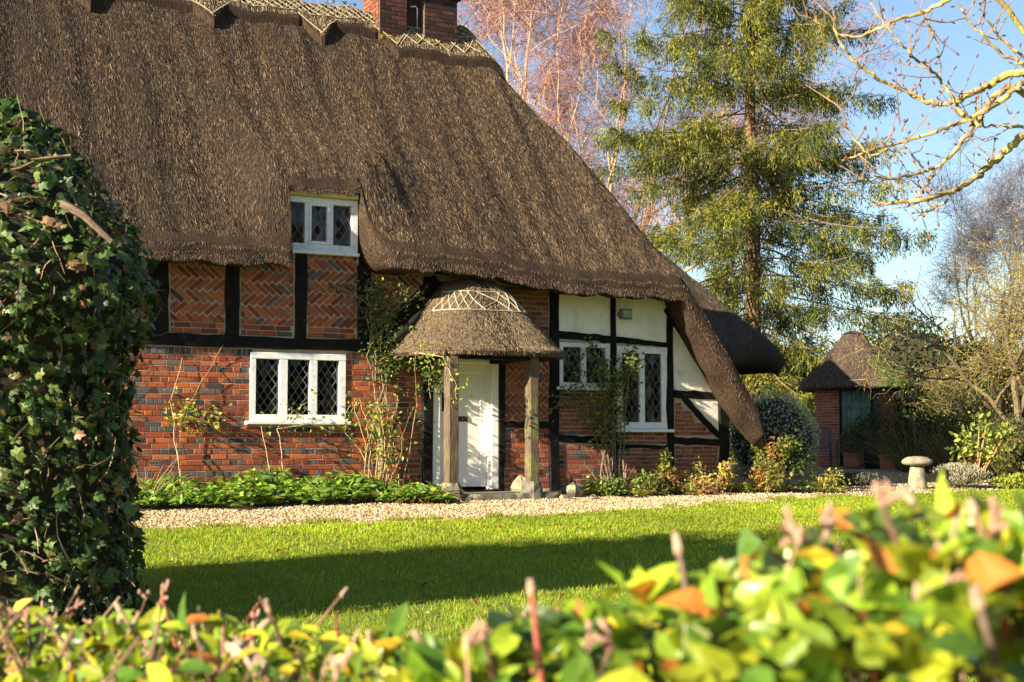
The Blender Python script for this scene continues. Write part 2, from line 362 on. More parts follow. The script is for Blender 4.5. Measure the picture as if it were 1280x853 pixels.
def build_roof():
    ucols = np.unique(np.round(np.concatenate([np.linspace(-9.6, 4.88, 192), np.linspace(N0 - .14, N0 + .06, 18), N1 - .03 + .36 * np.linspace(0, 1, 30) ** 2]), 4))
    ends = [(4.92, .05), (4.97, .2), (5.0, .45), (5.015, .75)]
    cols = [(u, 0) for u in ucols] + ends
    VB = 6.5; rows = []; st = []
    for u, shr in cols:
        vf = float(v_front(np.array(u))); du, _ = grad(roof_z, u, vf + .05)
        th = .31 * math.sqrt(1 + min(du * du, 4)); notch = N0 < u < N1
        if notch: th = .12
        t = np.linspace(0, 1, 44) ** 1.25
        vtop = VB + (vf + .05 - VB) * t[::1]
        vtop = VB + (vf + .15 - VB) * (1 - (1 - np.linspace(0, 1, 44)) ** 1.2)
        top = np.stack([np.full(44, u), vtop, roof_z(np.full(44, u), vtop)], 1)
        zt = float(roof_z(u, vf + .05)); z1_ = float(roof_z(u, vf + .15))
        lip = np.array([(u, vf + .07, z1_ * .45 + (zt - .02) * .55), (u, vf + .02, zt - .05), (u, vf, zt - min(.12, th * .5)), (u, vf + .012, zt - th * .68), (u, vf + .045, zt - th * .88), (u, vf + .09, zt - th)])
        vu = np.concatenate([np.linspace(vf + .2, .1, 4), np.linspace(.35, VB, 8)])
        zz = roof_z(np.full(12, u), vu) - np.linspace(th * 1.25, .5, 12) - (.1 if not notch else .05)
        if N1 - .04 < u < N1 + .6: zz[vu < .12] = np.minimum(zz[vu < .12], zt - th)
        und = np.stack([np.full(12, u), vu, zz], 1)
        loop = np.concatenate([top, lip, und])
        if shr:
            mid = np.concatenate([top[:, 2], lip[:, 2] * 0 + zt - th * .55, und[:, 2]])
            und_i = np.interp(loop[:, 1], vu, zz); top_i = np.interp(loop[:, 1], vtop[::-1], top[::-1, 2]); m_ = .45 * top_i + .55 * und_i
            loop[:, 2] = loop[:, 2] * (1 - shr) + m_ * shr
        rows.append(loop)
        seg = np.concatenate([[0], np.cumsum(np.linalg.norm(np.diff(loop, axis=0), axis=1))])
        st.append(np.stack([np.full(len(loop), u), seg, np.zeros(len(loop))], 1))
    P = np.array(rows); nc, nr = P.shape[:2]
    i = np.arange(nc - 1)[:, None] * nr; j = np.arange(nr)[None]; k = (j + 1) % nr
    F = np.stack([i + j, i + k, i + nr + k, i + nr + j], -1).reshape(-1, 4)
    capL = np.arange(nr)[::-1][None]; capR = (np.arange(nr) + (nc - 1) * nr)[None]
    return mk('thatch_roof', P.reshape(-1, 3), [F[:, ::-1], capL[:, ::-1], capR[:, ::-1]], M['thatch'], cot, smooth=True, st=np.concatenate(st))
roof = build_roof()
def straw_on(fz, u, v, name, parent, cols, ln=(.05, .12), wd=(.002, .0045), lift=(-.02, .07), tint=None, dense=None):
    du, dv = grad(fz, u, v); z = fz(u, v); n = len(u)
    N = nrm(np.stack([-du, -dv, np.ones(n)], 1)); D = nrm(np.stack([-du, -dv, -(du ** 2 + dv ** 2)], 1))
    side = np.cross(D, N)
    y = D + side * R.normal(0, .12, (n, 1)) + N * R.uniform(*lift, (n, 1))
    nn = nrm(N + side * R.normal(0, .8, (n, 1)))
    L = R.uniform(*ln, n)
    p = np.stack([u, v, z], 1) - D * (L * .5)[:, None] + N * R.uniform(-.006, .006, (n, 1))
    Mx = frames(y, nn, np.stack([R.uniform(*wd, n), L, L], 1))
    vv, ff = inst(*STRAW, Mx, p); c = pick(cols, n, .3)
    if tint is not None: c = c * tint[:, None]
    return tag(mk(name, vv, ff, M['straw'], parent, col=np.repeat(c, 4, 0)), kind='stuff')
STRAWC = [(.13, .084, .043), (.08, .052, .028), (.042, .028, .0165), (.21, .142, .075), (.02, .0135, .009), (.092, .06, .034), (.055, .036, .022), (.028, .0185, .0125)]
def main_straw():
    n = 720000; u = R.uniform(-7.2, 4.85, n); v = -.7 + 3.75 * R.random(n); k = v > v_front(u) + .1; u, v = u[k], v[k]
    k = (R.random(len(u)) < .55 + .45 * sines(np.stack([u * 1.6, v * .35], 1), 1.6, 11)) | (R.random(len(u)) < .45); u, v = u[k], v[k]
    streak = 1 + .24 * sines(np.stack([u * 2.2, v * .25], 1), 1.5, 21) + .22 * sines(np.stack([u * 11, v * .5], 1), 1.2, 22) + .16 * sines(np.stack([u * 30, v * 1.2], 1), 1.2, 23) + .22 * sines(np.stack([u * .9, v * .9], 1), 1.6, 25)
    straw_on(roof_z, u, v, 'straw', roof, STRAWC, tint=np.clip(streak, .4, 1.6), ln=(.035, .1))
    # bristles along the cut edge of the eaves, hanging down
    n = 30000; u = R.uniform(-7.6, 4.85, n); vf = v_front(u); vf2 = vf + .012
    du, _ = grad(roof_z, u, vf + .05); th = np.where((u > N0) & (u < N1), .09, .31 * np.sqrt(1 + np.minimum(du ** 2, 4)))
    z = roof_z(u, vf + .05) - .05 - R.random(n) * th * .72
    p = np.stack([u, vf2 - .004, z], 1); y = np.stack([R.normal(0, .18, n), R.normal(-.02, .1, n), -np.ones(n)], 1)
    nn = np.tile([0, -1., 0], (n, 1)) + R.normal(0, .5, (n, 3))
    vv, ff = inst(*STRAW, frames(y, nn, np.stack([R.uniform(.003, .006, n), R.uniform(.02, .045, n), np.ones(n)], 1)), p)
    tag(mk('straw', vv, ff, M['straw'], roof, col=np.repeat(pick([(.11, .07, .045), (.07, .045, .03), (.16, .1, .06)], n, .25), 4, 0)), kind='stuff')
main_straw()

# --- ornamental ridge with pointed skirt
PTS = [-8.85, -6.98, -5.12, -3.23, -1.4]
def skirt_v(u):
    if u > -.07: return 2.40
    d = min([abs(u - p) for p in PTS] + [abs(u + .07) if u < -.07 else 9])
    return 2.40 + .27 * min(1, d / .30) if d < .3 else 2.66 - .02
def ridge_z(u, v): return roof_z(u, v) + .17
def build_ridge():
    us = np.round(np.arange(-9.3, 2.06, .045), 3); rows = []; st = []
    for u in us:
        vs0 = skirt_v(u); f = 1.0
        vt = np.concatenate([np.linspace(5.9 - vs0, 2.95, 9), np.linspace(2.9, vs0 + .03, 9)])
        e = max(0, (u - 1.75) / .3); off = .17 * (1 - .85 * e * e)
        top = np.stack([np.full(18, u), vt, roof_z(np.full(18, u), vt) + off], 1)
        lz = float(roof_z(u, vs0))
        lip = np.array([(u, vs0, lz + off - .03), (u, vs0 + .01, lz - .03)])
        back = np.array([(u, 5.9 - vs0 - .03, float(roof_z(u, 5.9 - vs0)) - .03)])
        loop = np.concatenate([back, top, lip]); rows.append(loop)
        st.append(np.stack([np.full(len(loop), u), np.linspace(0, 1.6, len(loop)), np.full(len(loop), 3.)], 1))
    P = np.array(rows); nc, nr = P.shape[:2]
    i = np.arange(nc - 1)[:, None] * nr; j = np.arange(nr)[None]; k = (j + 1) % nr
    F = np.stack([i + j, i + nr + j, i + nr + k, i + k], -1).reshape(-1, 4)
    return mk('thatch_ridge', P.reshape(-1, 3), [F, np.arange(nr)[None], (np.arange(nr)[::-1] + (nc - 1) * nr)[None]], M['thatch'], cot, st=np.concatenate(st))
ridge = build_ridge()
def ridge_bits():
    n = 42000; u = R.uniform(-7.6, 2.0, n); v = 2.4 + .62 * R.random(n); k = np.array([b > skirt_v(a) + .03 for a, b in zip(u, v)]); u, v = u[k], v[k]
    straw_on(ridge_z, u, v, 'straw', ridge, [(.34, .26, .15), (.24, .175, .1), (.15, .105, .065), (.42, .34, .22)], ln=(.03, .08), lift=(-.02, .09))
    b = MB()
    def rod(pts):
        q = np.array([(u, v, float(roof_z(u, v)) + .185) for u, v in pts]); b.tube(q, .009, 5)
    for vv in (2.93, 2.74): rod([(u, vv) for u in np.arange(-9, 1.75, .25)])
    u = -9.0
    while u < 1.5:
        for s in (1, -1):
            a, c = (2.93, 2.74); rod([(u, a if s > 0 else c), (u + .16, (a + c) / 2), (u + .32, c if s > 0 else a)])
        u += .16
    for p in PTS + [-.07]:
        for s in (-1, 1): rod([(p + s * .34, 2.70), (p + s * .17, 2.60), (p, 2.47)])
    for u in np.arange(0, 1.6, .3): rod([(u, 2.72), (u + .15, 2.58), (u + .3, 2.48)]); rod([(u + .3, 2.72), (u + .15, 2.58), (u, 2.48)])
    m = pmat('hazel_rod', (.24, .19, .12), (.38, .32, .22), scale=15, rough=.8, bump=0)
    b.build('hazel_lattice', m, ridge)
ridge_bits()

# --- walls: mortar backing with true openings
OPEN = [(-3.38, -1.97, 1.06, 2.01), (-2.93, -1.78, 3.47, 4.26), (-.59, .51, .06, 2.03), (1.58, 2.51, 1.62, 2.31), (2.64, 3.63, .97, 2.29)]
def walls():
    b = MB()
    xs = sorted({-9.3, 4.75, *[o[0] for o in OPEN], *[o[1] for o in OPEN]}); zs = sorted({-.3, 3.25, *[o[2] for o in OPEN], *[o[3] for o in OPEN]})
    def ztop(x): return 3.25 if x < 3.7 else 3.25
    for a, c in zip(xs[:-1], xs[1:]):
        run = None
        for z0, z1 in zip(zs[:-1], zs[1:]):
            mx, mz = (a + c) / 2, (z0 + z1) / 2
            if any(o[0] < mx < o[1] and o[2] < mz < o[3] for o in OPEN): continue
            if mz > 3.25 and not (-3.6 < mx < -1.2): continue
            hi = z1
            if c > 4.7 and z1 > 1.0: # sloping end under the hip
                lo = max(z0, -.3)
                P = []
                sl = lambda x: min(3.25, 2.98 - 1.36 * (x - 3.62))
                xsn = np.linspace(a, c, 12)
                for x0, x1 in zip(xsn[:-1], xsn[1:]):
                    t0, t1 = min(z1, sl(x0)), min(z1, sl(x1))
                    if t0 <= z0 + 1e-3 and t1 <= z0 + 1e-3: continue
                    t0, t1 = max(t0, z0), max(t1, z0)
                    b.add([(x0, 0, z0), (x1, 0, z0), (x1, .3, z0), (x0, .3, z0), (x0, 0, t0), (x1, 0, t1), (x1, .3, t1), (x0, .3, t0)],
                          [(0, 3, 2, 1), (4, 5, 6, 7), (0, 1, 5, 4), (1, 2, 6, 5), (2, 3, 7, 6), (3, 0, 4, 7)])
                continue
            b.box(a, c, 0, .3, z0, hi)
    wall = b.build('front_wall', M['mortar'], cot)
    b = MB(); b.box(-9.3, -9.0, .3, 5.6, -.3, 3.2); b.box(4.45, 4.75, .3, 5.6, -.3, 1.9); b.box(-9.0, 4.45, 5.3, 5.6, -.3, 3.2)
    b.build('side_walls', M['mortar'], cot)
    b = MB(); b.box(-9.0, 4.45, .3, 5.3, -.2, .04); b.box(-9.0, 4.0, .3, 5.3, 2.32, 2.42); b.box(-9, 4.45, 2.9, 3.0, .04, 2.32); b.box(-9, 3, 2.4, 2.5, 2.42, 5.2)
    b.build('inner_rooms', M['room'], cot)
    return wall
wall = walls()

# --- timber frame: every timber a part
def timber(u0, z0, u1, z1, wd, vf=-.03, name='timber_post', bow=0, seg=7, jit=.007):
    p0, p1 = np.array([u0, z0]), np.array([u1, z1]); d = p1 - p0; L = np.linalg.norm(d); d /= L; nn = np.array([-d[1], d[0]])
    P = []
    for i in range(seg + 1):
        t = i / seg; c = p0 + d * L * t + nn * (bow * math.sin(math.pi * t)); a = wd / 2
        o = R.normal(0, jit, 2); l, r = -a + o[0], a + o[1]; f = vf + R.normal(0, .003)
        for s, vv in ((l, .08), (l, f + .012), (l + .012, f), (r - .012, f), (r, f + .012), (r, .08)):
            q = c + nn * s; P.append((q[0], vv, q[1]))
    F = []
    for i in range(seg):
        for k in range(6):
            a = i * 6 + k; b2 = i * 6 + (k + 1) % 6; F.append((a, b2, b2 + 6, a + 6))
    F += [(5, 4, 3, 2, 1, 0), tuple(seg * 6 + k for k in range(6))]
    b = MB(); b.add(P, F); return b.build(name, M['timber'], cot)
for a, c, w_ in [(-5.5, 3.3, .2), (-4.66, 3.25, .28), (-3.64, 3.3, .2), (-2.66, 3.46, .18), (-1.69, 3.3, .2)]: timber(a, 2.21, a + R.normal(0, .012), c, w_, -.03)
timber(-6.6, 2.21, -6.6, 3.2, .2); timber(-7.7, 2.21, -7.7, 3.2, .2)
timber(-9.2, 2.14, -.6, 2.145, .165, -.045, 'timber_beam', seg=30)
timber(-1.42, 2.3, -.5, 3.15, .24, -.027, 'timber_brace')
timber(-.675, .0, -.675, 3.2, .165, -.035)
timber(.565, .0, .57, 2.1, .105, -.032); timber(-.6, 2.09, 1.42, 2.1, .13, -.03, 'timber_beam')
timber(1.485, -.02, 1.485, 3.22, .16, -.04)
timber(.62, 1.03, 1.41, 1.025, .1, -.027, 'timber_rail')
timber(1.56, 2.435, 2.53, 2.38, .11, -.027, 'timber_rail'); timber(2.61, 2.385, 3.62, 2.33, .09, -.027, 'timber_rail')
timber(2.575, .0, 2.575, 3.22, .105, -.033)
timber(3.69, .0, 3.68, 3.1, .13, -.035, bow=.03)
timber(1.56, .82, 2.53, .78, .11, -.027, 'timber_rail'); timber(2.62, .70, 3.63, .68, .06, -.022, 'timber_rail'); timber(3.74, .79, 4.66, .76, .11, -.027, 'timber_rail')
timber(3.74, 1.54, 4.66, 1.52, .12, -.03, 'timber_rail')
timber(3.60, 2.93, 4.68, 1.48, .14, -.05, 'timber_rafter', bow=.02)
timber(3.93, 1.49, 4.66, .86, .1, -.036, 'timber_brace', bow=-.02)
timber(4.72, -.02, 4.72, 1.62, .2, -.045, bow=-.025)
# --- plaster panels (slightly cushioned)
def panel(poly, vf=-.012, mat='plaster', name='plaster_panel'):
    P = np.array(poly, float); c = P.mean(0); n = len(P); inn = c + (P - c) * .9
    vv = [(p[0], .02, p[1]) for p in P] + [(p[0], vf + .006, p[1]) for p in P] + [(p[0], vf, p[1]) for p in inn]
    F = [tuple(2 * n + i for i in range(n))]
    for i in range(n):
        j = (i + 1) % n; F += [(i, j, j + n, i + n), (i + n, j + n, j + 2 * n, i + 2 * n)]
    b = MB(); b.add(vv, F); return b.build(name, M[mat], cot)
panel([(1.56, 2.48), (2.53, 2.43), (2.53, 3.24), (1.56, 3.24)]); panel([(2.62, 2.42), (3.62, 2.37), (3.62, 3.05), (3.5, 3.24), (2.62, 3.24)])
panel([(3.74, 1.59), (4.56, 1.58), (3.74, 2.76)]); panel([(4.02, 1.49), (4.64, 1.47), (4.64, .93)])

# --- bricks
def clip_poly(P, x0, x1, z0, z1):
    for ax, lim, sg in ((0, x0, 1), (0, x1, -1), (1, z0, 1), (1, z1, -1)):
        Q = []
        for i in range(len(P)):
            a, b = P[i], P[(i + 1) % len(P)]; da, db = sg * (a[ax] - lim), sg * (b[ax] - lim)
            if da >= 0: Q.append(a)
            if (da >= 0) != (db >= 0):
                t = da / (da - db); Q.append((a[0] + (b[0] - a[0]) * t, a[1] + (b[1] - a[1]) * t))
        P = Q
        if not P: break
    return P
RED = [(.26, .062, .026), (.31, .078, .028), (.21, .049, .024), (.37, .106, .034), (.155, .038, .023), (.28, .085, .038), (.22, .07, .042), (.24, .1, .065)]
GREY = [(.07, .065, .07), (.1, .092, .092), (.05, .04, .04), (.11, .08, .068), (.13, .055, .04)]
DULL = [(.2, .062, .034), (.25, .08, .042), (.16, .05, .03), (.22, .085, .05), (.28, .1, .055)]
bricks = []      # u, z, half length, half height, angle, colour
def rect_bricks(u0, u1, z0, z1, ch=.0752, L=.228, hdr=True, red=RED, clip=None, gp=.38):
    r = 0; z = z1
    while z - ch > z0 - .02:
        z -= ch; head = hdr and r % 2 == 0; r += 1
        st_ = L / 2 if head else L
        x = u0 - R.uniform(0, st_)
        while x < u1:
            ln = st_ * R.uniform(.93, 1.07)
            if head and R.random() < .12: ln = L
            if not head and R.random() < .1: ln = L / 2
            a, c = max(x, u0), min(x + ln, u1); x += ln
            if c - a < .03: continue
            m = ((a + c) / 2, z + ch / 2)
            if clip and not clip(*m): continue
            pool = GREY if (head and R.random() < gp) or R.random() < .07 else red
            bricks.append((m[0], m[1] + R.normal(0, .0015), (c - a) / 2 - .006, ch / 2 - .006, R.normal(0, .004), random.choice(pool)))
cut_bricks = []  # polygons cut by the panel edge
def herring(u0, u1, z0, z1, L=.232, wd=.07, clip=None, ph=0., red=RED):
    # zig-zag rows: bricks lean alternately left and right
    a = math.radians(40); step = wd / math.sin(a); row = (L + wd / math.tan(a) * .5) * math.sin(a) * .93
    z = z1 + row * .3 - ph; s = 1
    while z > z0 - row * .6:
        x = u0 - .3 + (0 if s > 0 else step * .5)
        while x < u1 + .3:
            hl, hw = L / 2 - .005, wd / 2 - .0055; ang = s * a + R.normal(0, .015); ca, sa = math.cos(ang), math.sin(ang); xx, zz = x + R.normal(0, .002), z + R.normal(0, .002)
            P = [(xx + p * ca - q * sa, zz + p * sa + q * ca) for p, q in ((-hl, -hw), (hl, -hw), (hl, hw), (-hl, hw))]
            Q = clip_poly(P, u0 + .008, u1 - .008, z0 + .006, z1)
            if Q and (not clip or clip(x, z)):
                c = random.choice(red if R.random() < .9 else GREY)
                if len(Q) == 4 and max(abs(Q[k][0] - P[k][0]) + abs(Q[k][1] - P[k][1]) for k in range(4)) < 1e-6: bricks.append((xx, zz, hl, hw, ang, c))
                elif len(Q) >= 3: cut_bricks.append((Q, c))
            x += step
        z -= row; s = -s
def soldier(u0, u1, z0, z1):
    x = u0
    while x < u1 - .03:
        ln = .078; bricks.append((x + ln / 2, (z0 + z1) / 2, ln / 2 - .006, (z1 - z0) / 2 - .006, R.normal(0, .01), random.choice(DULL + GREY))); x += ln
SILL = lambda u, z: not (-3.40 < u < -1.95 and 1.0 < z < 2.02)
for a, c in ((-9.2, -3.39), (-1.96, -.77)): soldier(a, c, 1.945, 2.05)
rect_bricks(-9.2, -3.385, .98, 1.945); rect_bricks(-1.965, -.765, .98, 1.945, red=RED[:5] + DULL[:2]); rect_bricks(-9.2, -.765, -.05, .98, red=RED[:6] + DULL[:2])
for a, c, t, ph in [(-5.4, -4.81, 3.2, 0), (-4.51, -3.75, 3.22, .03), (-3.53, -2.76, 3.4, .06), (-2.56, -1.8, 3.42, .02), (-6.5, -5.6, 3.2, .04)]:
    herring(a, c, 2.39, t, ph=ph); rect_bricks(a + .01, c - .01, 2.235, 2.388, hdr=False)
herring(-1.58, -.77, 2.24, 3.22, clip=lambda u, z: (z - 2.3) - (u + 1.42) * .92 > .2 or (z - 2.3) - (u + 1.42) * .92 < -.2, red=DULL)
herring(.625, 1.4, 1.085, 2.03, red=DULL + RED[:2]); rect_bricks(.625, 1.4, .05, .97, red=RED[:3] + DULL, hdr=False); rect_bricks(-.58, 1.4, 2.17, 3.15, red=DULL, hdr=False)
rect_bricks(1.57, 2.52, .88, 1.6, ch=.066, L=.21, red=DULL, hdr=False); rect_bricks(1.57, 2.52, -.02, .72, red=DULL, hdr=False)
rect_bricks(2.635, 3.62, .735, .925, ch=.066, L=.21, red=DULL, hdr=False); rect_bricks(2.635, 3.62, -.02, .665, ch=.066, L=.21, red=DULL, hdr=False)
rect_bricks(3.76, 4.62, .85, 1.47, ch=.066, L=.21, red=DULL, hdr=False, clip=lambda u, z: z < 1.4 - (u - 3.93) * .863 - .05)
rect_bricks(3.76, 4.62, -.02, .7, ch=.066, L=.21, red=DULL, hdr=False)
def brick_parts():
    B = bricks
    camuv = np.array([-9.72, -18.88])
    def key(b):
        vis = -4.75 < b[0] and not (b[1] < .3) and not (-.6 < b[0] < 1.4 and b[1] > 2.1) and not (2.2 < b[0] < 2.8)
        return -(b[2] * b[3] / ((b[0] - camuv[0]) ** 2 + camuv[1] ** 2)) if vis else 0
    order = sorted(range(len(B)), key=lambda i: key(B[i])); big = set(order[:300])
    cache = {}
    rest = MB()
    for i, (u, z, hl, hh, an, c) in enumerate(B):
        pr = R.uniform(.004, .013)
        if i in big:
            ck = (c, round(hl, 1))
            if ck not in cache:
                b = MB(); b.box(-1, 1, 0, .06, -1, 1, col=c); P = b.v[0]
                b2 = MB(); h = .004 / max(hl, .03); g = .004 / hh
                b2.add([(-1, .06, -1), (1, .06, -1), (1, .06, 1), (-1, .06, 1), (-1, .004, -1), (1, .004, -1), (1, .004, 1), (-1, .004, 1), (-1 + h, 0, -1 + g), (1 - h, 0, -1 + g), (1 - h, 0, 1 - g), (-1 + h, 0, 1 - g)],
                       [(8, 9, 10, 11)] + [f for k in range(4) for f in ((k, (k + 1) % 4, (k + 1) % 4 + 4, k + 4), (k + 4, (k + 1) % 4 + 4, (k + 1) % 4 + 8, k + 8))], col=c)
                cache[ck] = b2.mesh('brick', M['brick'], col=True)
            o = ob('brick', cache[ck], wall); o.location = (u, -pr, z); o.rotation_euler = (0, -an, 0); o.scale = (hl, 1, hh)
        else:
            b = MB(); b.box(-hl, hl, -pr, .05, -hh, hh, ch=.004); P = b.v[0].copy()
            ca, sa = math.cos(an), math.sin(an)
            Q = np.stack([u + P[:, 0] * ca - P[:, 2] * sa, P[:, 1], z + P[:, 0] * sa + P[:, 2] * ca], 1)
            rest.add(Q, [f for fs in b.f.values() for f in fs], col=c)
    for Q, c in cut_bricks:
        pr = R.uniform(.004, .013); n = len(Q)
        rest.add([(q[0], -pr, q[1]) for q in Q] + [(q[0], .04, q[1]) for q in Q], [tuple(range(n))] + [(k, k + n, (k + 1) % n + n, (k + 1) % n) for k in range(n)], col=c)
    tag(rest.build('brickwork', M['brick'], wall, col=True), kind='stuff')
brick_parts()

# --- windows
def window(u0, u1, z0, z1, lights, cw, chh, label, vf=-.025, sill=True, lintel=False):
    """lights: (x0,x1,zb,zt,own sash)"""
    b = MB(); fr = .04
    xs = [u0] + [x for l in lights for x in l[:2]] + [u1]
    zb, zt = min(l[2] for l in lights), max(l[3] for l in lights)
    b.box(u0, u1, vf, .1, zt, z1, ch=.006); b.box(u0, u1, vf, .1, z0, zb, ch=.006)
    for a, c in zip(xs[0::2], xs[1::2]): b.box(a, c, vf + .003, .095, zb, zt, ch=.006)
    for l in lights:
        x0, x1, a, c = l[:4]
        if c < zt - .005: b.box(x0, x1, vf + .002, .09, c, zt)
        if a > zb + .005: b.box(x0, x1, vf + .002, .09, zb, a)
        if l[4]:
            for q in ((x0, x0 + .035, a, c), (x1 - .035, x1, a, c), (x0 + .035, x1 - .035, c - .035, c), (x0 + .035, x1 - .035, a, a + .04)): b.box(q[0], q[1], vf - .012, .05, q[2], q[3], ch=.005)
    wo = b.build('window', M['white'], cot); wo['label'] = label
    if sill:
        s = MB(); s.box(u0 - .07 * (not lintel), u1 + .06 * (not lintel), -.1, .02, z0 - .05, z0 - .002, ch=.008); s.build('sill', M['white'], wo)
    if lintel:
        s = MB(); s.box(u0 + .06, u1 - .02, -.10, .02, z1 + .002, z1 + .075, ch=.012); s.build('lintel', M['lintel_yellow'], wo)
    for l in lights:
        x0, x1, a, c = l[:4]; k = .035 if l[4] else 0
        x0, x1, a, c = x0 + k, x1 - k, a + (k and .04), c - k; gl = .022; le = MB()
        ox, oz = R.uniform(0, cw), R.uniform(0, chh)
        ni, nj = int((x1 - x0) / cw) + 3, int((c - a) / chh) + 3
        for i in range(-1, 2 * ni):
            for j in range(-1, nj + 1):
                cx = x0 - ox + i * cw / 2; cz = a - oz + (j + .5 * (i % 2)) * chh
                P = clip_poly([(cx - cw / 2, cz), (cx, cz - chh / 2), (cx + cw / 2, cz), (cx, cz + chh / 2)], x0, x1, a, c)
                if len(P) < 3: continue
                ar = abs(sum(P[q][0] * P[(q + 1) % len(P)][1] - P[(q + 1) % len(P)][0] * P[q][1] for q in range(len(P)))) / 2
                if ar < 2e-4: continue
                tx, tz = R.normal(0, .05), R.normal(0, .06)
                p_ = MB(); p_.add([(p[0], gl + tx * (p[0] - cx) + tz * (p[1] - cz), p[1]) for p in P], [tuple(range(len(P)))])
                p_.build('pane', M['glass'], wo)
                for q in ((0, 1), (1, 2)):   # two upper-left edges of each diamond carry the lead
                    pass
        # lead cames
        def came(p, q):
            p, q = np.array(p), np.array(q); d = q - p; L = np.linalg.norm(d)
            if L < .01: return
            n_ = np.array([-d[1], d[0]]) / L * .003; g0, g1 = gl - .006, gl + .006
            vv = [(*(p - n_), 0), (*(q - n_), 0), (*(q + n_), 0), (*(p + n_), 0)]
            le.add([(v_[0], g0, v_[1]) for v_ in vv] + [(v_[0], g1, v_[1]) for v_ in vv], [(0, 1, 2, 3), (7, 6, 5, 4), (0, 4, 5, 1), (2, 6, 7, 3)])
        sl = chh / cw
        for s in (1, -1):
            k0 = -60
            for k_ in range(-60, 61):
                # lines z = s*sl*(x - (x0-ox)) + (a-oz) + (k+.5)*chh
                f_ = lambda x: s * sl * (x - (x0 - ox)) + (a - oz) + (k_ + .5) * chh
                xa, xb = x0, x1; za, zb_ = f_(xa), f_(xb)
                lo, hi = 0., 1.; dz = zb_ - za
                t0, t1 = (a - za) / dz, (c - za) / dz
                if t0 > t1: t0, t1 = t1, t0
                lo, hi = max(lo, t0), min(hi, t1)
                if hi - lo > .02: came((xa + (xb - xa) * lo, za + dz * lo), (xa + (xb - xa) * hi, za + dz * hi))
        le.build('lead_lattice', M['lead'], wo)
    return wo
window(-3.38, -1.97, 1.06, 2.01, [(-3.3, -2.96, 1.15, 1.92, 0), (-2.84, -2.51, 1.15, 1.92, 0), (-2.4, -2.07, 1.15, 1.92, 0)], .112, .158, 'wide three-light leaded window below the black beam', vf=-.03)
window(-2.93, -1.80, 3.47, 4.24, [(-2.88, -2.61, 3.57, 4.15, 0), (-2.55, -2.24, 3.57, 4.15, 1), (-2.18, -1.9, 3.57, 4.15, 0)], .125, .17, 'small upper window tucked into the thatch', lintel=True)
window(1.58, 2.51, 1.62, 2.31, [(1.65, 1.98, 1.69, 2.24, 0), (2.07, 2.43, 1.69, 2.24, 0)], .12, .165, 'leaded window half hidden by the porch thatch')
window(2.64, 3.63, .97, 2.29, [(2.74, 3.07, 1.08, 2.18, 0), (3.17, 3.5, 1.08, 2.18, 0)], .12, .19, 'tall two-light leaded window by the white gable')
# curtains and dark furniture seen through the panes
def curtain(u0, u1, z0, z1, v=.38, amp=.03):
    n = 60; x = np.linspace(u0, u1, n); y = v + amp * np.sin(np.linspace(0, (u1 - u0) * 55, n))
    P = np.concatenate([np.stack([x, y, np.full(n, z0)], 1), np.stack([x, y, np.full(n, z1)], 1)]); i = np.arange(n - 1)
    mk('curtain', P, np.stack([i, i + 1, i + n + 1, i + n], 1), M['curtain'], cot, smooth=True)
curtain(3.2, 3.62, 1.0, 2.3); curtain(-2.12, -1.99, 1.05, 2.0); curtain(-2.15, -1.83, 3.47, 4.2, .36)

# --- door, frame, step
def door():
    b = MB(); vf = -.02
    b.box(-.59, -.47, vf, .12, .06, 2.03, ch=.008); b.box(.39, .51, vf, .12, .06, 2.03, ch=.008); b.box(-.47, .39, vf + .002, .12, 1.95, 2.03, ch=.008)
    b.box(-.47, -.43, .02, .12, .06, 1.95); b.box(.35, .39, .02, .12, .06, 1.95); b.box(-.43, .35, .02, .12, 1.91, 1.95)
    b.build('door_frame', M['cream'], cot)
    b = MB(); b.box(-.43, .35, .075, .115, .1, 1.91)
    for x0, x1, z0, z1 in ((-.43, -.32, .1, 1.91), (.24, .35, .1, 1.91), (-.32, .24, 1.8, 1.91), (-.32, .24, .1, .24)): b.box(x0, x1, .06, .076, z0, z1, ch=.006)
    d = b.build('door', M['cream'], cot); d['label'] = 'cream panelled front door under the porch'
    b = MB(); b.box(-.15, .03, .06, .078, 1.07, 1.15, ch=.006); b.tube([(-.06, .06, 1.11), (-.06, .03, 1.11)], .018, 8); b.build('letter_plate', M['iron'], d)
    b = MB(); b.box(-.405, -.375, .045, .061, 1.22, 1.5, ch=.005); b.tube([(-.39, .05, 1.27), (-.39, .01, 1.29), (-.39, .01, 1.42), (-.39, .05, 1.44)], .01, 6); b.build('door_handle', M['iron'], d)
    b = MB(); b.box(-.59, .51, -.12, .14, -.05, .06, ch=.012); b.build('threshold', M['timber'], cot)
door()

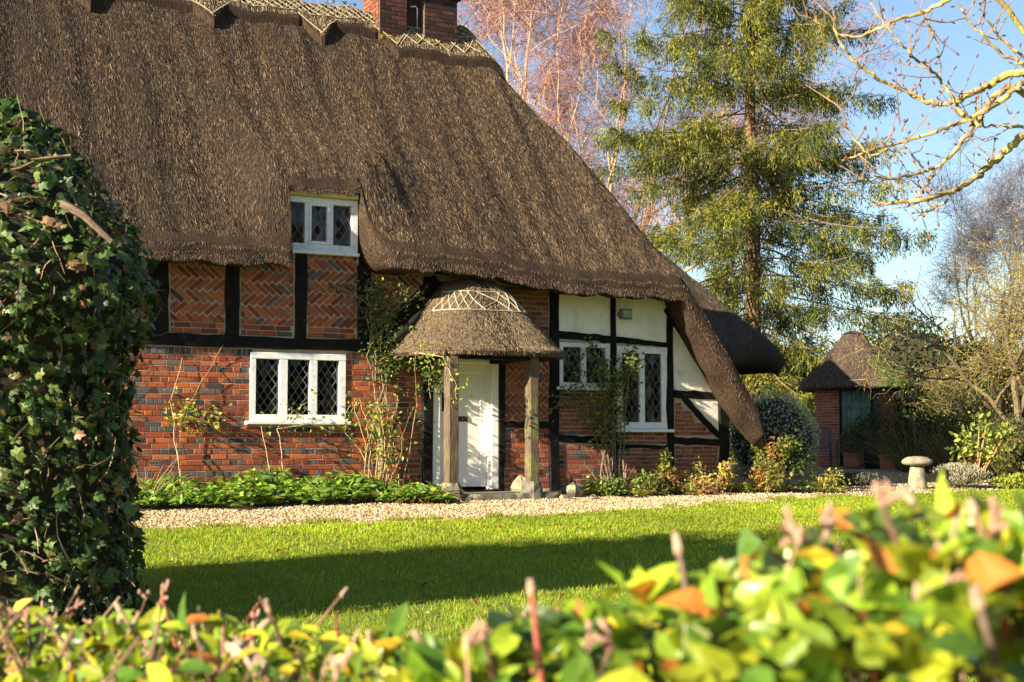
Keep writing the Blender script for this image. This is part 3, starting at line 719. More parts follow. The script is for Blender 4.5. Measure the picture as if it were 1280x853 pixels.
# --- porch
PC = -.05
def porch():
    def outline(a, d, n=40):
        t = np.linspace(-1, 1, n); out = []
        # superellipse half, opening to the wall
        an = np.linspace(math.pi, 2 * math.pi, n); e = .55
        x = a * np.sign(np.cos(an)) * np.abs(np.cos(an)) ** e; y = -d * np.abs(np.sin(an)) ** e
        return x, y
    prof = [(.0, .02, .25, 3.16), (.45, .4, .45, 3.13), (.55, .52, .58, 3.03), (.68, .70, .76, 2.84), (.8, .88, .93, 2.62), (.97, 1.05, 1.09, 2.42), (1.15, 1.21, 1.24, 2.25), (1.3, 1.3, 1.32, 2.14), (1.37, 1.37, 1.39, 2.08), (1.39, 1.39, 1.41, 2.05), (1.38, 1.38, 1.4, 2.0), (1.32, 1.32, 1.34, 1.975), (1.1, 1.1, 1.1, 2.1), (.7, .7, .7, 2.35), (.3, .3, .3, 2.6)]
    rows = []; st = []; s = 0; lz = None
    for _, a, d, z in prof:
        x, y = outline(a * .89, d); n = len(x)
        y = np.minimum(y, .03)
        rows.append(np.stack([PC + x, y, np.full(n, z)], 1))
        if lz is not None: s += math.hypot(z - lz[0], a - lz[1])
        lz = (z, a); st.append(np.stack([np.linspace(0, 2.8, n), np.full(n, s), np.full(n, 7.)], 1))
    P = np.array(rows); nr, nc = P.shape[:2]
    i = np.arange(nr - 1)[:, None] * nc; j = np.arange(nc - 1)[None]
    F = np.stack([i + j, i + j + 1, i + nc + j + 1, i + nc + j], -1).reshape(-1, 4)
    po = mk('porch_roof', P.reshape(-1, 3), F[:, ::-1], M['thatch'], cot, smooth=True, st=np.concatenate(st))
    po['label'] = 'small thatched porch hood with pale hazel lattice'
    # straw laid down the slopes
    n = 70000; r = np.searchsorted(np.cumsum([1.0, .9, 1.1, 1.6, 1.8, 2., 1.8, 1.4, .8, .5]) / 12.9, R.random(n)); r = np.clip(r, 0, 9); a = R.random(n); c = R.integers(0, nc - 1, n); bq = R.random(n)
    def S(r, a, c, b): return (P[r, c] * (1 - b)[:, None] + P[r, c + 1] * b[:, None]) * (1 - a)[:, None] + (P[r + 1, c] * (1 - b)[:, None] + P[r + 1, c + 1] * b[:, None]) * a[:, None]
    p = S(r, a, c, bq); D = nrm(P[r + 1, c] - P[r, c]); sd_ = nrm(P[r, c + 1] - P[r, c] + 1e-6); N = nrm(np.cross(sd_, D)); N *= np.sign((N * [0, -1, .7]).sum(1))[:, None] * 1.
    y = D + sd_ * R.normal(0, .2, (n, 1)) + N * R.uniform(-.02, .1, (n, 1)); L = R.uniform(.025, .065, n)
    vv, ff = inst(*STRAW, frames(y, nrm(N + sd_ * R.normal(0, .7, (n, 1))), np.stack([R.uniform(.003, .006, n), L, L], 1)), p - D * (L * .5)[:, None] + N * .004)
    tag(mk('straw', vv, ff, M['straw'], po, col=np.repeat(pick([(.2, .143, .078), (.13, .092, .052), (.08, .056, .034), (.28, .21, .125), (.045, .031, .02)], n, .25), 4, 0)), kind='stuff')
    b = MB(); rows_ = (2, 3)
    off = lambda r_, c_: P[r_, c_] + np.array([0, -.004, .006]) + nrm(P[r_, c_] - [PC, .2, P[r_, c_][2]]) * .008
    def rs(t, c_):  # point between lattice rows
        r_ = 2.45 + t * 1.4; i0 = min(int(r_), 3); f_ = r_ - i0; return off(i0, c_) * (1 - f_) + off(i0 + 1, c_) * f_
    for t in (0, 1): b.tube([rs(t, c_) for c_ in range(3, nc - 3)], .008, 5)
    for c_ in range(3, nc - 7, 3):
        b.tube([rs(0, c_), rs(.5, c_ + 2), rs(1, c_ + 4)], .007, 5); b.tube([rs(1, c_), rs(.5, c_ + 2), rs(0, c_ + 4)], .007, 5)
    b.build('hazel_lattice', pmat('pale_hazel_rod', (.3, .25, .17), (.46, .4, .3), scale=15, rough=.8, bump=0), po)
    for u in (-.87, .42):
        v0 = -1.18; b = MB(); k = []
        for i in range(13):
            z = .2 + 1.85 * i / 12; a = .08 + R.normal(0, .003); ch = .02
            for dx, dy in ((-a, -a + ch), (-a + ch, -a), (a - ch, -a), (a, -a + ch), (a, a - ch), (a - ch, a), (-a + ch, a), (-a, a - ch)): k.append((u + dx, v0 + dy, z))
        F = [(i * 8 + j, i * 8 + (j + 1) % 8, i * 8 + 8 + (j + 1) % 8, i * 8 + 8 + j) for i in range(12) for j in range(8)] + [tuple(range(7, -1, -1)), tuple(range(96, 104))]
        b.add(k, F); p_ = b.build('porch_post', M['oak'], cot)
        b = MB(); k = []
        for z, a in ((-.16, .18), (.02, .165), (.14, .145), (.2, .12)):
            for q in range(10):
                t = q * math.pi / 5; rr = a * (1 + R.normal(0, .05)); k.append((u + rr * math.cos(t) * 1.05, v0 + rr * math.sin(t), z + R.normal(0, .008)))
        F = [(i * 10 + j, i * 10 + (j + 1) % 10, i * 10 + 10 + (j + 1) % 10, i * 10 + 10 + j) for i in range(3) for j in range(10)] + [tuple(range(9, -1, -1)), tuple(range(30, 40))]
        b.add(k, F); b.build('post_base', M['stone'], p_)
    b = MB(); b.box(-1.0, .58, -1.26, -1.1, 1.93, 2.06, ch=.01); b.box(-.94, -.8, -1.1, -.02, 1.94, 2.05); b.box(.35, .49, -1.1, -.02, 1.94, 2.05); b.build('porch_beam', M['timber'], cot)
porch()

# --- chimney
def chimney():
    b = MB(); x0, x1, y0, y1 = -.33, 1.12, 2.62, 3.3
    b.box(x0, .17, y0, y1, 6.9, 9.35); b.box(.5, x1, y0, y1, 6.9, 9.35); b.box(.17, .5, y0 + .14, y1, 6.9, 9.35)
    b.box(x0 - .07, x1 + .07, y0 - .07, y1 + .07, 8.36, 8.5); b.box(x0 - .1, x1 + .1, y0 - .1, y1 + .1, 9.35, 9.55)
    c = b.build('chimney', pmat('shade_dark_mortar', (.06, .048, .038), (.12, .095, .07), scale=14, rough=.95, bump=.4), cot)  # mortar darkened to carry the shade of the chimney front
    q = MB(); CB_SHADE = [(.05, .019, .016), (.065, .024, .019), (.036, .015, .014), (.08, .031, .023), (.024, .014, .014)]  # front bricks have the shade of that face in their colour
    z = 7.4; r = 0
    def face(a0, a1, fn, z, off):
        x = a0 - off
        while x < a1 - .02:
            s, e = max(x, a0), min(x + .22, a1); x += .228
            if e - s > .03: fn(s + .004, e - .004, z)
    while z < 9.3:
        for s0, s1 in ((x0, .17), (.5, x1)):
            face(s0, s1, lambda s, e, zz: q.box(s, e, y0 - .009, y0 + .03, zz, zz + .064, col=random.choice(CB_SHADE), ch=.003), z, .114 * (r % 2))
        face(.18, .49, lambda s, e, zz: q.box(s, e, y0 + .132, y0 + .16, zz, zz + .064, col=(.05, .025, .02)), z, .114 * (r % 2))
        face(y0 + .035, y1, lambda s, e, zz: q.box(x0 - .009, x0 + .03, s, e, zz, zz + .064, col=np.array(random.choice(DULL)) * .7), z, .114 * (r % 2))  # left face lighter: its sunlight is put into the brick colour
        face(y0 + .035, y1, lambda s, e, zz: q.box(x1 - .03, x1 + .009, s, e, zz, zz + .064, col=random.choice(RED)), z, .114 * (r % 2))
        z += .075; r += 1
        if 8.3 < z < 8.51: z = 8.52
    tag(q.build('brickwork', M['brick'], c, col=True), kind='stuff')
    b = MB(); b.tube([(.28, y0 + .1, 8.15), (.36, y0 + .08, 8.16), (.4, y0 + .08, 8.13), (.4, y0 + .08, 7.7)], .012, 6); b.build('white_pipe', M['white'], c)
    n = 2500; u = R.uniform(x0, x1, n); p = np.stack([u, np.full(n, y0 - .03) + R.normal(0, .02, n), roof_z(u, np.full(n, y0 - .03)) + .1 + R.uniform(0, .04, n)], 1)
    vv, ff = inst(*LEAF, frames(rdir(n), rdir(n), R.uniform(.02, .04, n)), p)
    mk('moss', vv, ff, M['leaf'], c, col=np.repeat(pick([(.35, .26, .02), (.28, .24, .02)], n), 4, 0))
chimney()

# --- rear wing with its own thatch
def hipped(name, x0, x1, y0, y1, ze, zr, ov, parent, mat, th=.35, nx=50, ny=40, k=.35, label=None):
    m = (zr - ze) / ((y1 - y0) / 2)
    fz = lambda u, v: smin(smin(ze + m * (v - y0), ze + m * (y1 - v), k), smin(ze + 1.15 * m * (x1 - u), ze + 1.15 * m * (u - x0), k), k)
    us, vs_ = np.linspace(x0, x1, nx), np.linspace(y0, y1, ny); UU, VV = np.meshgrid(us, vs_, indexing='ij')
    Z = fz(UU, VV) + .015 * np.sin(UU * 9) ; edge = np.minimum(np.minimum(UU - x0, x1 - UU), np.minimum(VV - y0, y1 - VV)); Z = Z - .1 * np.exp(-edge / .05)
    top = np.stack([UU, VV, Z], -1).reshape(-1, 3); bot = top.copy(); bot[:, 2] -= th; cx, cy = (x0 + x1) / 2, (y0 + y1) / 2
    bot[:, 0] = cx + (bot[:, 0] - cx) * .96; bot[:, 1] = cy + (bot[:, 1] - cy) * .95
    n = len(top); i = np.arange(nx - 1)[:, None] * ny; j = np.arange(ny - 1)[None]
    F = np.stack([i + j, i + ny + j, i + ny + j + 1, i + j + 1], -1).reshape(-1, 4)
    rim = [a * ny for a in range(nx)] + [(nx - 1) * ny + b for b in range(1, ny)] + [a * ny + ny - 1 for a in range(nx - 2, -1, -1)] + [b for b in range(ny - 2, 0, -1)]
    rim = np.array(rim); rn = np.roll(rim, -1); S = np.stack([rim, rim + n, rn + n, rn], 1)
    st = np.concatenate([np.stack([top[:, 0], top[:, 1] * 1.5, top[:, 2]], 1)] * 2)
    o = mk(name, np.concatenate([top, bot]), np.concatenate([F, F[:, ::-1] + n, S]), M[mat], parent, smooth=True, st=st)
    return o, fz
rw, rwz = hipped('wing_roof', 3.2, 10.2, 4.9, 10.2, 2.7, 5.7, .5, cot, 'thatch_dark')
n_ = 40000; u_ = R.uniform(4.5, 10.15, n_); v_ = R.uniform(4.95, 8, n_)
straw_on(rwz, u_, v_, 'straw', rw, [(.12, .085, .055), (.08, .055, .035), (.05, .036, .024), (.17, .12, .08)])
b = MB(); b.box(4.75, 8.9, 5.6, 9.6, -.2, 2.7); b.build('wing_wall', M['mortar'], cot)
b = MB(); CBW = DULL
z = 0.
while z < 2.4:
    x = 4.76 - R.uniform(0, .2)
    while x < 8.88:
        a_, c_ = max(x, 4.76), min(x + .21, 8.89); x += .222
        if c_ - a_ > .03: b.box(a_, c_, 5.59, 5.63, z, z + .062, col=random.choice(CBW))
    z += .074
tag(b.build('brickwork', M['brick'], cot, col=True), kind='stuff')

# --- floodlight, doorstep, stones
fl = empty('floodlight', W(2.66, -.04, 2.78), TH); tag(fl, 'small grey floodlight fixed to the timber between the white panels', 'light')
b = MB(); b.box(-.02, .02, -.06, .005, -.03, .03); b.tube([(0, -.05, 0), (.03, -.1, 0)], .012, 6); b.build('bracket', M['lampgrey'], fl)
b = MB(); b.box(-.06, .14, -.2, -.1, -.08, .08, ch=.02); b.build('housing', M['lampgrey'], fl)
b = MB(); b.box(-.04, .12, -.206, -.2, -.06, .06); b.build('lens', M['lampglass'], fl)
st_ = MB(); P = []
st_.box(-1.05, .75, -1.32, -.14, -.12, .035, ch=.03, jit=.008)
s_o = st_.build('doorstep', M['stone']); s_o.location = O; s_o.rotation_euler = (0, 0, TH); tag(s_o, 'low worn stone doorstep under the porch', 'step')
def rock(name, u, v, rx, ry, rz, label, mat='stone', seed=0):
    g = np.random.default_rng(seed); n1, n2 = 10, 7; P = []; F = []
    for i in range(n2):
        ph = math.pi * i / (n2 - 1)
        for j in range(n1):
            t = 2 * math.pi * j / n1; k = 1 + .12 * math.sin(3 * t + seed) + .1 * math.sin(2 * ph * 2 + seed) + g.normal(0, .05)
            P.append((rx * k * math.sin(ph) * math.cos(t), ry * k * math.sin(ph) * math.sin(t), rz * k * math.cos(ph)))
    for i in range(n2 - 1):
        for j in range(n1): F.append((i * n1 + j, i * n1 + n1 + j, i * n1 + n1 + (j + 1) % n1, i * n1 + (j + 1) % n1))
    b = MB(); b.add(P, F); o = b.build(name, M[mat]); o.location = W(u, v, float(zg(v)) + rz * .55); o.rotation_euler = (0, 0, seed); tag(o, label, 'stone'); return o
rock('boulder', 1.15, -1.1, .17, .15, .16, 'rounded grey boulder beside the right porch post', seed=3)
rock('stone', .85, -1.35, .1, .08, .05, 'pale flat stone at the edge of the doorstep', 'stone', 5)
rock('stone', 1.25, -1.5, .12, .07, .05, 'long pale stone on the gravel in front of the boulder', 'stone', 8)
rock('stone', .7, -.35, .26, .12, .17, 'lichened block of stone under the herringbone panel', 'lichen_stone', 2)


# ------------------------------------------------------------------ vegetation helpers
def scatter(name, p, y, n, size, tmpl, cols, mat, parent=None, spread=.18, tint=None):
    vv, ff = inst(*tmpl, frames(y, n, size), p); c = pick(cols, len(p), spread) if not isinstance(cols, np.ndarray) else cols
    if tint is not None: c = c * tint[:, None]
    return mk(name, vv, ff, M[mat], parent, col=np.repeat(c, len(tmpl[0]), 0))
def individuals(name, p, y, n, size, tmpl, cols, mat, parent, nvar=10):
    """each leaf an object of its own, sharing a few meshes"""
    ms = []
    for k in range(nvar):
        c = pick(cols, 1)[0]; tv = tmpl[0].copy(); tv[:, 2] += R.normal(0, .03, len(tv)); ms.append(me_np(name, tv, tmpl[1], M[mat], col=np.tile(c, (len(tv), 1))))
    Mx = frames(y, n, size)
    for i in range(len(p)):
        o = ob(name, ms[i % nvar], parent); m4 = np.eye(4); m4[:3, :3] = Mx[i]; m4[:3, 3] = p[i]; o.matrix_local = Matrix(m4.tolist())
def ellipsoid(n, rad, shell=.55, lump=.18, seed=0, lf=2.2):
    d = rdir(n); r = 1 - shell * R.random(n) ** 1.6; r = r * (1 + lump * sines(d, lf, seed) + lump * .5 * sines(d, lf * 3, seed + 1))
    return d * r[:, None] * np.array(rad), d
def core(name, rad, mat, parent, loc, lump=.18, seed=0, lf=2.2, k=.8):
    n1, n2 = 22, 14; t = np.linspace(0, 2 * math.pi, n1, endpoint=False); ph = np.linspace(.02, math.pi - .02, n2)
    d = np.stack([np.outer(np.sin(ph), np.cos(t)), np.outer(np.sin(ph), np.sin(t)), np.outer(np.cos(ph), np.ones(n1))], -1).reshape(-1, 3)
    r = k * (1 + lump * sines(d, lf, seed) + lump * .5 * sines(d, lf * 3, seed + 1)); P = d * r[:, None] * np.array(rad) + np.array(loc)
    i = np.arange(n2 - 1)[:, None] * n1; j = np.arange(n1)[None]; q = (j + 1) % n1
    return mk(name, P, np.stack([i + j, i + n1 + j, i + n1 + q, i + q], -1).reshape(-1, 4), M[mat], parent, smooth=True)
def shrub(name, label, loc, rad, n, size, cols, cat='shrub', tmpl=LEAF, mat='leaf', lump=.18, seed=0, stems=7, coreK=.72, group=None, lf=2.2, up=.4):
    e = empty(name, (loc[0], loc[1], gz(loc[0], loc[1]) if len(loc) < 3 else loc[2])); tag(e, label, cat, group)
    c = np.array([0, 0, rad[2] * .95])
    p, d = ellipsoid(n, rad, lump=lump, seed=seed, lf=lf); p = p + c; k = p[:, 2] > .01; p, d = p[k], d[k]; m = len(p)
    y = nrm(d * .6 + rdir(m) * .8 + [0, 0, up]); nn = nrm(d + rdir(m) * .7)
    scatter('foliage', p, y, nn, size * R.uniform(.6, 1.3, m), tmpl, cols, mat, e)
    b = MB()
    for i in range(stems):
        a = R.uniform(0, 6.28); t = np.array([rad[0] * .6 * math.cos(a), rad[1] * .6 * math.sin(a), rad[2] * R.uniform(.8, 1.4)])
        b.tube([(0.05 * math.cos(a), .05 * math.sin(a), -.08), t * [.4, .4, .5] + R.normal(0, .02, 3), t], [.03 * rad[2], .02 * rad[2], .006], 5, col=(.08, .055, .035))
    b.build('stems', M['bark'], e, col=True)
    if coreK: core('dark_core', rad, 'core', e, c, lump, seed, lf, coreK)
    return e
def grow(b, tips, p, d, L, r, lev, kids=3, wob=.18, up=.1, shrink=.66, ang=.7, segs=5, col=(.2, .15, .1), sides=6, minr=.004):
    path = [np.array(p, float)]; dd = nrm(np.array(d, float)); rs = [r]
    r1 = r * (.6 if lev else .35)
    for i in range(segs):
        dd = nrm(dd + R.normal(0, wob, 3) + [0, 0, up * .3]); path.append(path[-1] + dd * L / segs); rs.append(r + (r1 - r) * (i + 1) / segs)
    b.tube(path, np.maximum(rs, minr), max(3, sides), col=col)
    tips.append((path[-1], dd, lev)); tips.append((path[segs // 2], dd, lev))
    if lev > 0:
        for k in range(kids):
            t = R.uniform(.35, 1.) if k else 1.; i = min(int(t * segs), segs - 1); q = path[i] + (path[i + 1] - path[i]) * (t * segs - i)
            ax = nrm(np.cross(dd, rdir(1)[0])); a = R.uniform(.5, 1.3) * ang
            nd = nrm(dd * math.cos(a) + ax * math.sin(a) + [0, 0, up]); grow(b, tips, q, nd, L * shrink * R.uniform(.75, 1.2), max(np.interp(t, [0, 1], [r, r1]) * .72, minr), lev - 1, kids, wob, up, shrink, ang, max(3, segs - 1), col, sides - 1, minr)
def ribbons(name, p, d, L, wd, cols, mat, parent, segs=3, droop=.0, wob=.2, curl=None):
    n = len(p); P = [p]; dd = nrm(d)
    for i in range(segs): dd = nrm(dd + R.normal(0, wob, (n, 3)) + [0, 0, -droop]); P.append(P[-1] + dd * (L / segs)[:, None])
    P = np.stack(P, 1); side = nrm(np.cross(P[:, -1] - P[:, 0], rdir(n)))[:, None] * (wd[:, None, None] * np.linspace(1, .3, segs + 1)[None, :, None])
    vv = np.stack([P - side, P + side], 2).reshape(n, -1, 3); k = (segs + 1) * 2
    f = np.array([(2 * i, 2 * i + 1, 2 * i + 3, 2 * i + 2) for i in range(segs)])
    ff = (f[None] + (np.arange(n) * k)[:, None, None]).reshape(-1, 4)
    return mk(name, vv.reshape(-1, 3), ff, M[mat], parent, col=np.repeat(pick(cols, n), k, 0)), P

# ------------------------------------------------------------------ plants against the cottage
def housepts(q): q = np.asarray(q, float); return O + q[..., :1] * U + q[..., 1:2] * V + q[..., 2:3] * np.array([0, 0, 1.])
def bed_left():
    n = 4400; u = R.uniform(-6.2, -.95, n); t = R.random(n) ** .8; v = bed_v(u) * t - .06 * (1 - t)
    hgt = (.15 + .17 * sines(np.stack([u, v], 1), 3.2, 31) + .07) * np.clip(1.25 - t * .75, .3, 1)
    z = zg(v) + .03 + hgt * R.random(n) ** .5; p = housepts(np.stack([u, v, z], 1))
    y = nrm(rdir(n) * [1, 1, .25] + [0, 0, .35]); nn = nrm(np.array([0, 0, 1.]) + .55 * rdir(n) - .2 * V)
    o = scatter('ground_cover', p, y, nn, R.uniform(.06, .15, n), OVAL, [(.15, .27, .03), (.19, .31, .035), (.1, .2, .025), (.25, .34, .045), (.07, .14, .02)], 'leaf')
    tag(o, 'leafy green ground cover along the foot of the brick wall', 'plants', kind='stuff')
bed_left()
def strap_clump(name, label, u, v, n, L, cols, cat='plant', droop=.5, wd=.012, r=.12):
    e = empty(name, W(u, v, float(zg(v)))); tag(e, label, cat)
    a = R.uniform(0, 6.28, n); p = np.stack([np.cos(a) * r * R.random(n), np.sin(a) * r * R.random(n), np.full(n, -.01)], 1)
    d = np.stack([np.cos(a) * .8, np.sin(a) * .8, R.uniform(.5, 1.6, n)], 1)
    ribbons('leaves', p, d, R.uniform(.6, 1.1, n) * L, R.uniform(.5, 1.1, n) * wd, cols, 'leaf', e, 4, droop, .12); return e
BRZ = [(.4, .2, .04), (.3, .13, .03), (.45, .28, .07), (.22, .1, .03), (.2, .2, .04)]
strap_clump('bronze_fern', 'dying orange fern clump beside the left porch post', -1.22, -1.28, 260, .55, BRZ)
strap_clump('bronze_fern', 'small brown fern clump at the foot of the climbing rose', -1.75, -1.05, 160, .45, BRZ)
strap_clump('bronze_fern', 'rusty fern tuft between rose and bronze clump by the porch', -1.55, -1.35, 130, .4, BRZ)
strap_clump('grassy_tuft', 'bright green strap-leaved tuft beside the boulder', .95, -.85, 120, .3, [(.12, .2, .03), (.2, .26, .05)])
strap_clump('dry_stalks', 'pale dry stalks by the wall near the ivy', -5.05, -.9, 70, .75, [(.42, .33, .22), (.3, .2, .12)], droop=.08, wd=.006)
strap_clump('dry_stalks', 'pair of pale dry stalk tufts under the half-hidden window', 2.1, -.75, 40, .5, [(.5, .42, .28), (.4, .3, .18)], droop=.05, wd=.007)
def bed_shrub(name, label, u, v, rad, n, size, cols, seed):
    e = empty(name, W(u, v, float(zg(v)))); tag(e, label, 'plant'); b = MB(); A = []
    for k in range(11):
        a = R.uniform(0, 6.28); f = R.uniform(.3, 1.15); tip = np.array([rad[0] * f * math.cos(a), rad[1] * f * math.sin(a), rad[2] * R.uniform(.7, 2.3)])
        q = np.array([(0.04 * math.cos(a), .04 * math.sin(a), -.04), tip * [.45, .45, .55] + R.normal(0, .015, 3), tip]); b.tube(q, [.007, .005, .003], 4, col=random.choice([(.3, .2, .11), (.22, .14, .08), (.38, .3, .18)])); t = R.uniform(.35, 1.05, n // 11)[:, None]
        A.append(q[1] + (q[2] - q[1]) * t + R.normal(0, .055, (n // 11, 3)))
    b.build('stems', M['twig'], e, col=True); p = np.concatenate(A); p[:, 2] = np.maximum(p[:, 2], .02); m = len(p)
    cc = pick(cols, 11, .1).repeat(n // 11, 0) * R.uniform(.7, 1.3, (m, 1)) if True else 0
    scatter('leaves', p, nrm(rdir(m) + [0, 0, .1]), nrm(rdir(m) * .8 + [0, 0, .7]), size * R.uniform(.55, 1.5, m), OVAL, cc, 'leaf', e); return e
YEL = [(.36, .3, .06), (.24, .24, .05), (.4, .25, .08), (.14, .18, .03), (.3, .18, .07)]
bed_shrub('hydrangea', 'yellowing hydrangea below the tall leaded window', 2.95, -.75, (.38, .3, .27), 900, .055, YEL, 41)
bed_shrub('hydrangea', 'tan and yellow hydrangea under the small white panel', 3.9, -.85, (.35, .28, .22), 700, .055, YEL, 42)
bed_shrub('low_plant', 'low green plant on the bed edge next to the boulder', 1.75, -1.0, (.28, .2, .12), 500, .05, [(.12, .2, .03), (.17, .24, .04)], 43)
bed_shrub('low_plant', 'low mixed green plant at the foot of the climbing leaves', 2.4, -1.05, (.25, .18, .14), 420, .05, [(.12, .19, .03), (.25, .22, .06)], 44)
bed_shrub('low_plant', 'low straggling plant on the gravel edge before the hydrangeas', 3.4, -1.2, (.3, .16, .11), 380, .05, YEL + [(.12, .19, .03)], 45)
bed_shrub('autumn_shrub', 'green and rust leaved shrub at the cottage corner', 5.35, -.6, (.5, .42, .38), 1700, .06, [(.1, .15, .025), (.07, .11, .02), (.2, .12, .03), (.16, .17, .03)], 46)
bed_shrub('autumn_shrub', 'small orange tinged shrub in front of the corner shrub', 4.75, -1.05, (.34, .26, .24), 800, .055, [(.3, .16, .04), (.2, .18, .04), (.12, .16, .03), (.36, .22, .05)], 47)
bed_shrub('autumn_shrub', 'low yellow-green shrub at the end of the wall bed', 5.95, -1.05, (.26, .24, .16), 420, .05, [(.22, .24, .04), (.3, .25, .05)], 48)

def bed_right():
    n = 2600; u = R.uniform(1.5, 6.2, n); t = R.random(n) ** .7; v = (bed_v(u) + .35) * t - .1 * (1 - t); hg = .06 + .07 * np.maximum(0, sines(np.stack([u, v], 1), 4, 33) + .4)
    p = housepts(np.stack([u, v, zg(v) + .025 + hg * R.random(n)], 1)); tint = 1 + .3 * sines(np.stack([u, v], 1), 2.5, 35)
    tag(scatter('bed_greenery', p, nrm(rdir(n) * [1, 1, .3] + [0, 0, .3]), nrm(rdir(n) * .6 + [0, 0, 1]), R.uniform(.03, .085, n), OVAL, YEL + GL0 * 2 + [(.28, .13, .05)], 'leaf', tint=tint), 'low mixed leaves and litter over the bed under the right windows', 'plants', kind='stuff')
GL0 = [(.12, .19, .03), (.18, .25, .04), (.08, .14, .02)]
bed_right()
def climber(name, label, stems, nleaf, leafbox, cols, lsize=.055, tan=(.42, .32, .18), sr=.007, extra=None):
    """stems: list of polylines in cottage coordinates; leaves gather along the upper parts"""
    e = empty(name, housepts(np.array(stems[0][0])), TH); tag(e, label, 'climbing plant'); base = np.array(stems[0][0])
    b = MB(); P = []
    for s in stems:
        q = np.array(s, float); t = np.linspace(0, len(q) - 1, 4 * (len(q) - 1) + 1); qq = np.stack([np.interp(t, range(len(q)), q[:, k]) for k in range(3)], 1) + R.normal(0, .012, (len(t), 3))
        qq[0] = q[0]; b.tube(qq - base, np.linspace(sr, sr * .45, len(qq)), 5, col=np.array(tan) * R.uniform(.6, 1.2)); P.append(qq)
    b.build('stems', M['twig'], e, col=True)
    P = np.concatenate(P); k = leafbox(P); A = P[k]
    i = R.integers(0, len(A), nleaf); p = A[i] + R.normal(0, 1, (nleaf, 3)) * [.09, .05, .09]; p[:, 1] = np.minimum(p[:, 1], -.035)
    if extra is not None: p = np.concatenate([p, extra])
    n = len(p); scatter('leaves', p - base, nrm(rdir(n) + [0, -.3, -.1]), nrm(rdir(n) * .7 + [0, -1, .4]), R.uniform(.6, 1.3, n) * lsize, OVAL, cols, 'leaf', e); return e
GL = [(.12, .18, .03), (.2, .25, .04), (.08, .13, .02), (.3, .3, .05)]
DK = [(.04, .07, .015), (.06, .1, .02), (.09, .13, .025)]
S = []
for i in range(18):
    u0 = -1.5 + R.normal(0, .13); t = R.uniform(-.75, .5); h = R.uniform(.8, 1.5)
    S.append([(u0, -.3 + R.normal(0, .08), 0), (u0 + t * .45, -.35 + R.normal(0, .1), h * .55), (u0 + t, -.3 + R.normal(0, .12), h), (u0 + t * 1.35, -.3, h * R.uniform(.75, 1.05))])
climber('climbing_rose', 'tangle of bare arching rose stems left of the front door', S, 520, lambda P: P[:, 2] > .45, GL + GL[1:2] * 2, sr=.0065, tan=(.36, .27, .13))
S = []
for i in range(9):
    u0 = -1.45 + R.normal(0, .1); S.append([(u0, -.16, 0), (u0 + R.normal(.05, .1), -.1, 1.), (-1.5 + R.normal(0, .2), -.08, 2.0), (-1.45 + R.normal(0, .25), -.12, 2.6), (-1.3 + R.normal(0, .3), -.15, 3.0)])
for i in range(6): S.append([(-1.4 + R.normal(0, .1), -.1, 1.9), (-1.0, -.25 + R.normal(0, .1), 2.2 + R.normal(0, .15)), (-.75 + R.normal(0, .1), -.4, 1.9), (-.68 + R.normal(0, .08), -.3, 1.4)])
climber('climbing_rose', 'dark leafy climber clothing the post between window and porch', S, 1700, lambda P: (P[:, 2] > 1.6), DK + DK + GL[:2], sr=.011, tan=(.25, .18, .11))
S = []
for i in range(10):
    u0 = 2.5 + R.normal(0, .1); t = R.normal(-.1, .35); h = R.uniform(1.4, 2.3)
    S.append([(u0, -.2, 0), (u0 + t * .2, -.14, h * .4), (u0 + t * .5, -.16, h * .75), (u0 + t, -.2, h), (u0 + t * 1.5 - .2, -.22, h * .85)])
for i in range(4): S.append([(2.1 + R.normal(0, .1), -.3, 0), (2.2, -.25, .4), (2.35 + R.normal(0, .1), -.15, .9), (1.8 + R.normal(0, .2), -.18, 1.55)])
climber('climbing_shrub', 'leafy green climber on the timber between the two right windows', S, 1500, lambda P: P[:, 2] > .75, GL + DK, sr=.01, tan=(.2, .15, .1))
climber('rose_shoot', 'bright yellow-green rose sprig on bare stems against the brick wall', [[(-4.35, -.2, 0), (-4.4, -.08, .7), (-4.3, -.08, 1.2), (-4.0, -.06, 1.7), (-3.75, -.05, 2.15)], [(-4.35, -.2, 0), (-4.42, -.1, .8), (-4.5, -.07, 1.3), (-4.35, -.05, 1.9)], [(-4.35, -.1, 1.1), (-4.0, -.1, 1.05), (-3.9, -.1, 1.2)]], 140, lambda P: (P[:, 2] > .95) & (P[:, 2] < 1.4), [(.3, .36, .05), (.4, .42, .08), (.2, .26, .04)], lsize=.06)
climber('rose_shoot', 'thin rose shoot with few leaves below the wide leaded window', [[(-3.0, -.4, 0), (-3.0, -.3, .5), (-3.05, -.2, .95), (-2.8, -.15, 1.2), (-2.55, -.13, 1.35)], [(-3.0, -.4, 0), (-3.2, -.4, .35), (-3.3, -.2, 1.0)], [(-3.05, -.2, .95), (-2.6, -.2, 1.02), (-2.2, -.2, .9)]], 60, lambda P: P[:, 2] > .85, GL, lsize=.055)
climber('rose_shoot', 'leafy rose tip hanging at the left edge of the porch thatch', [[(-1.2, -.25, 0), (-1.05, -.45, 1.3), (-1.35, -1.0, 2.0), (-1.45, -1.45, 2.05), (-1.3, -1.5, 1.75)], [(-1.35, -1.0, 2.0), (-1.1, -1.35, 1.95), (-.95, -1.45, 1.6), (-.9, -1.4, 1.35)]], 90, lambda P: P[:, 2] > 1.35, [(.3, .36, .05), (.2, .27, .04)], lsize=.06, sr=.006)

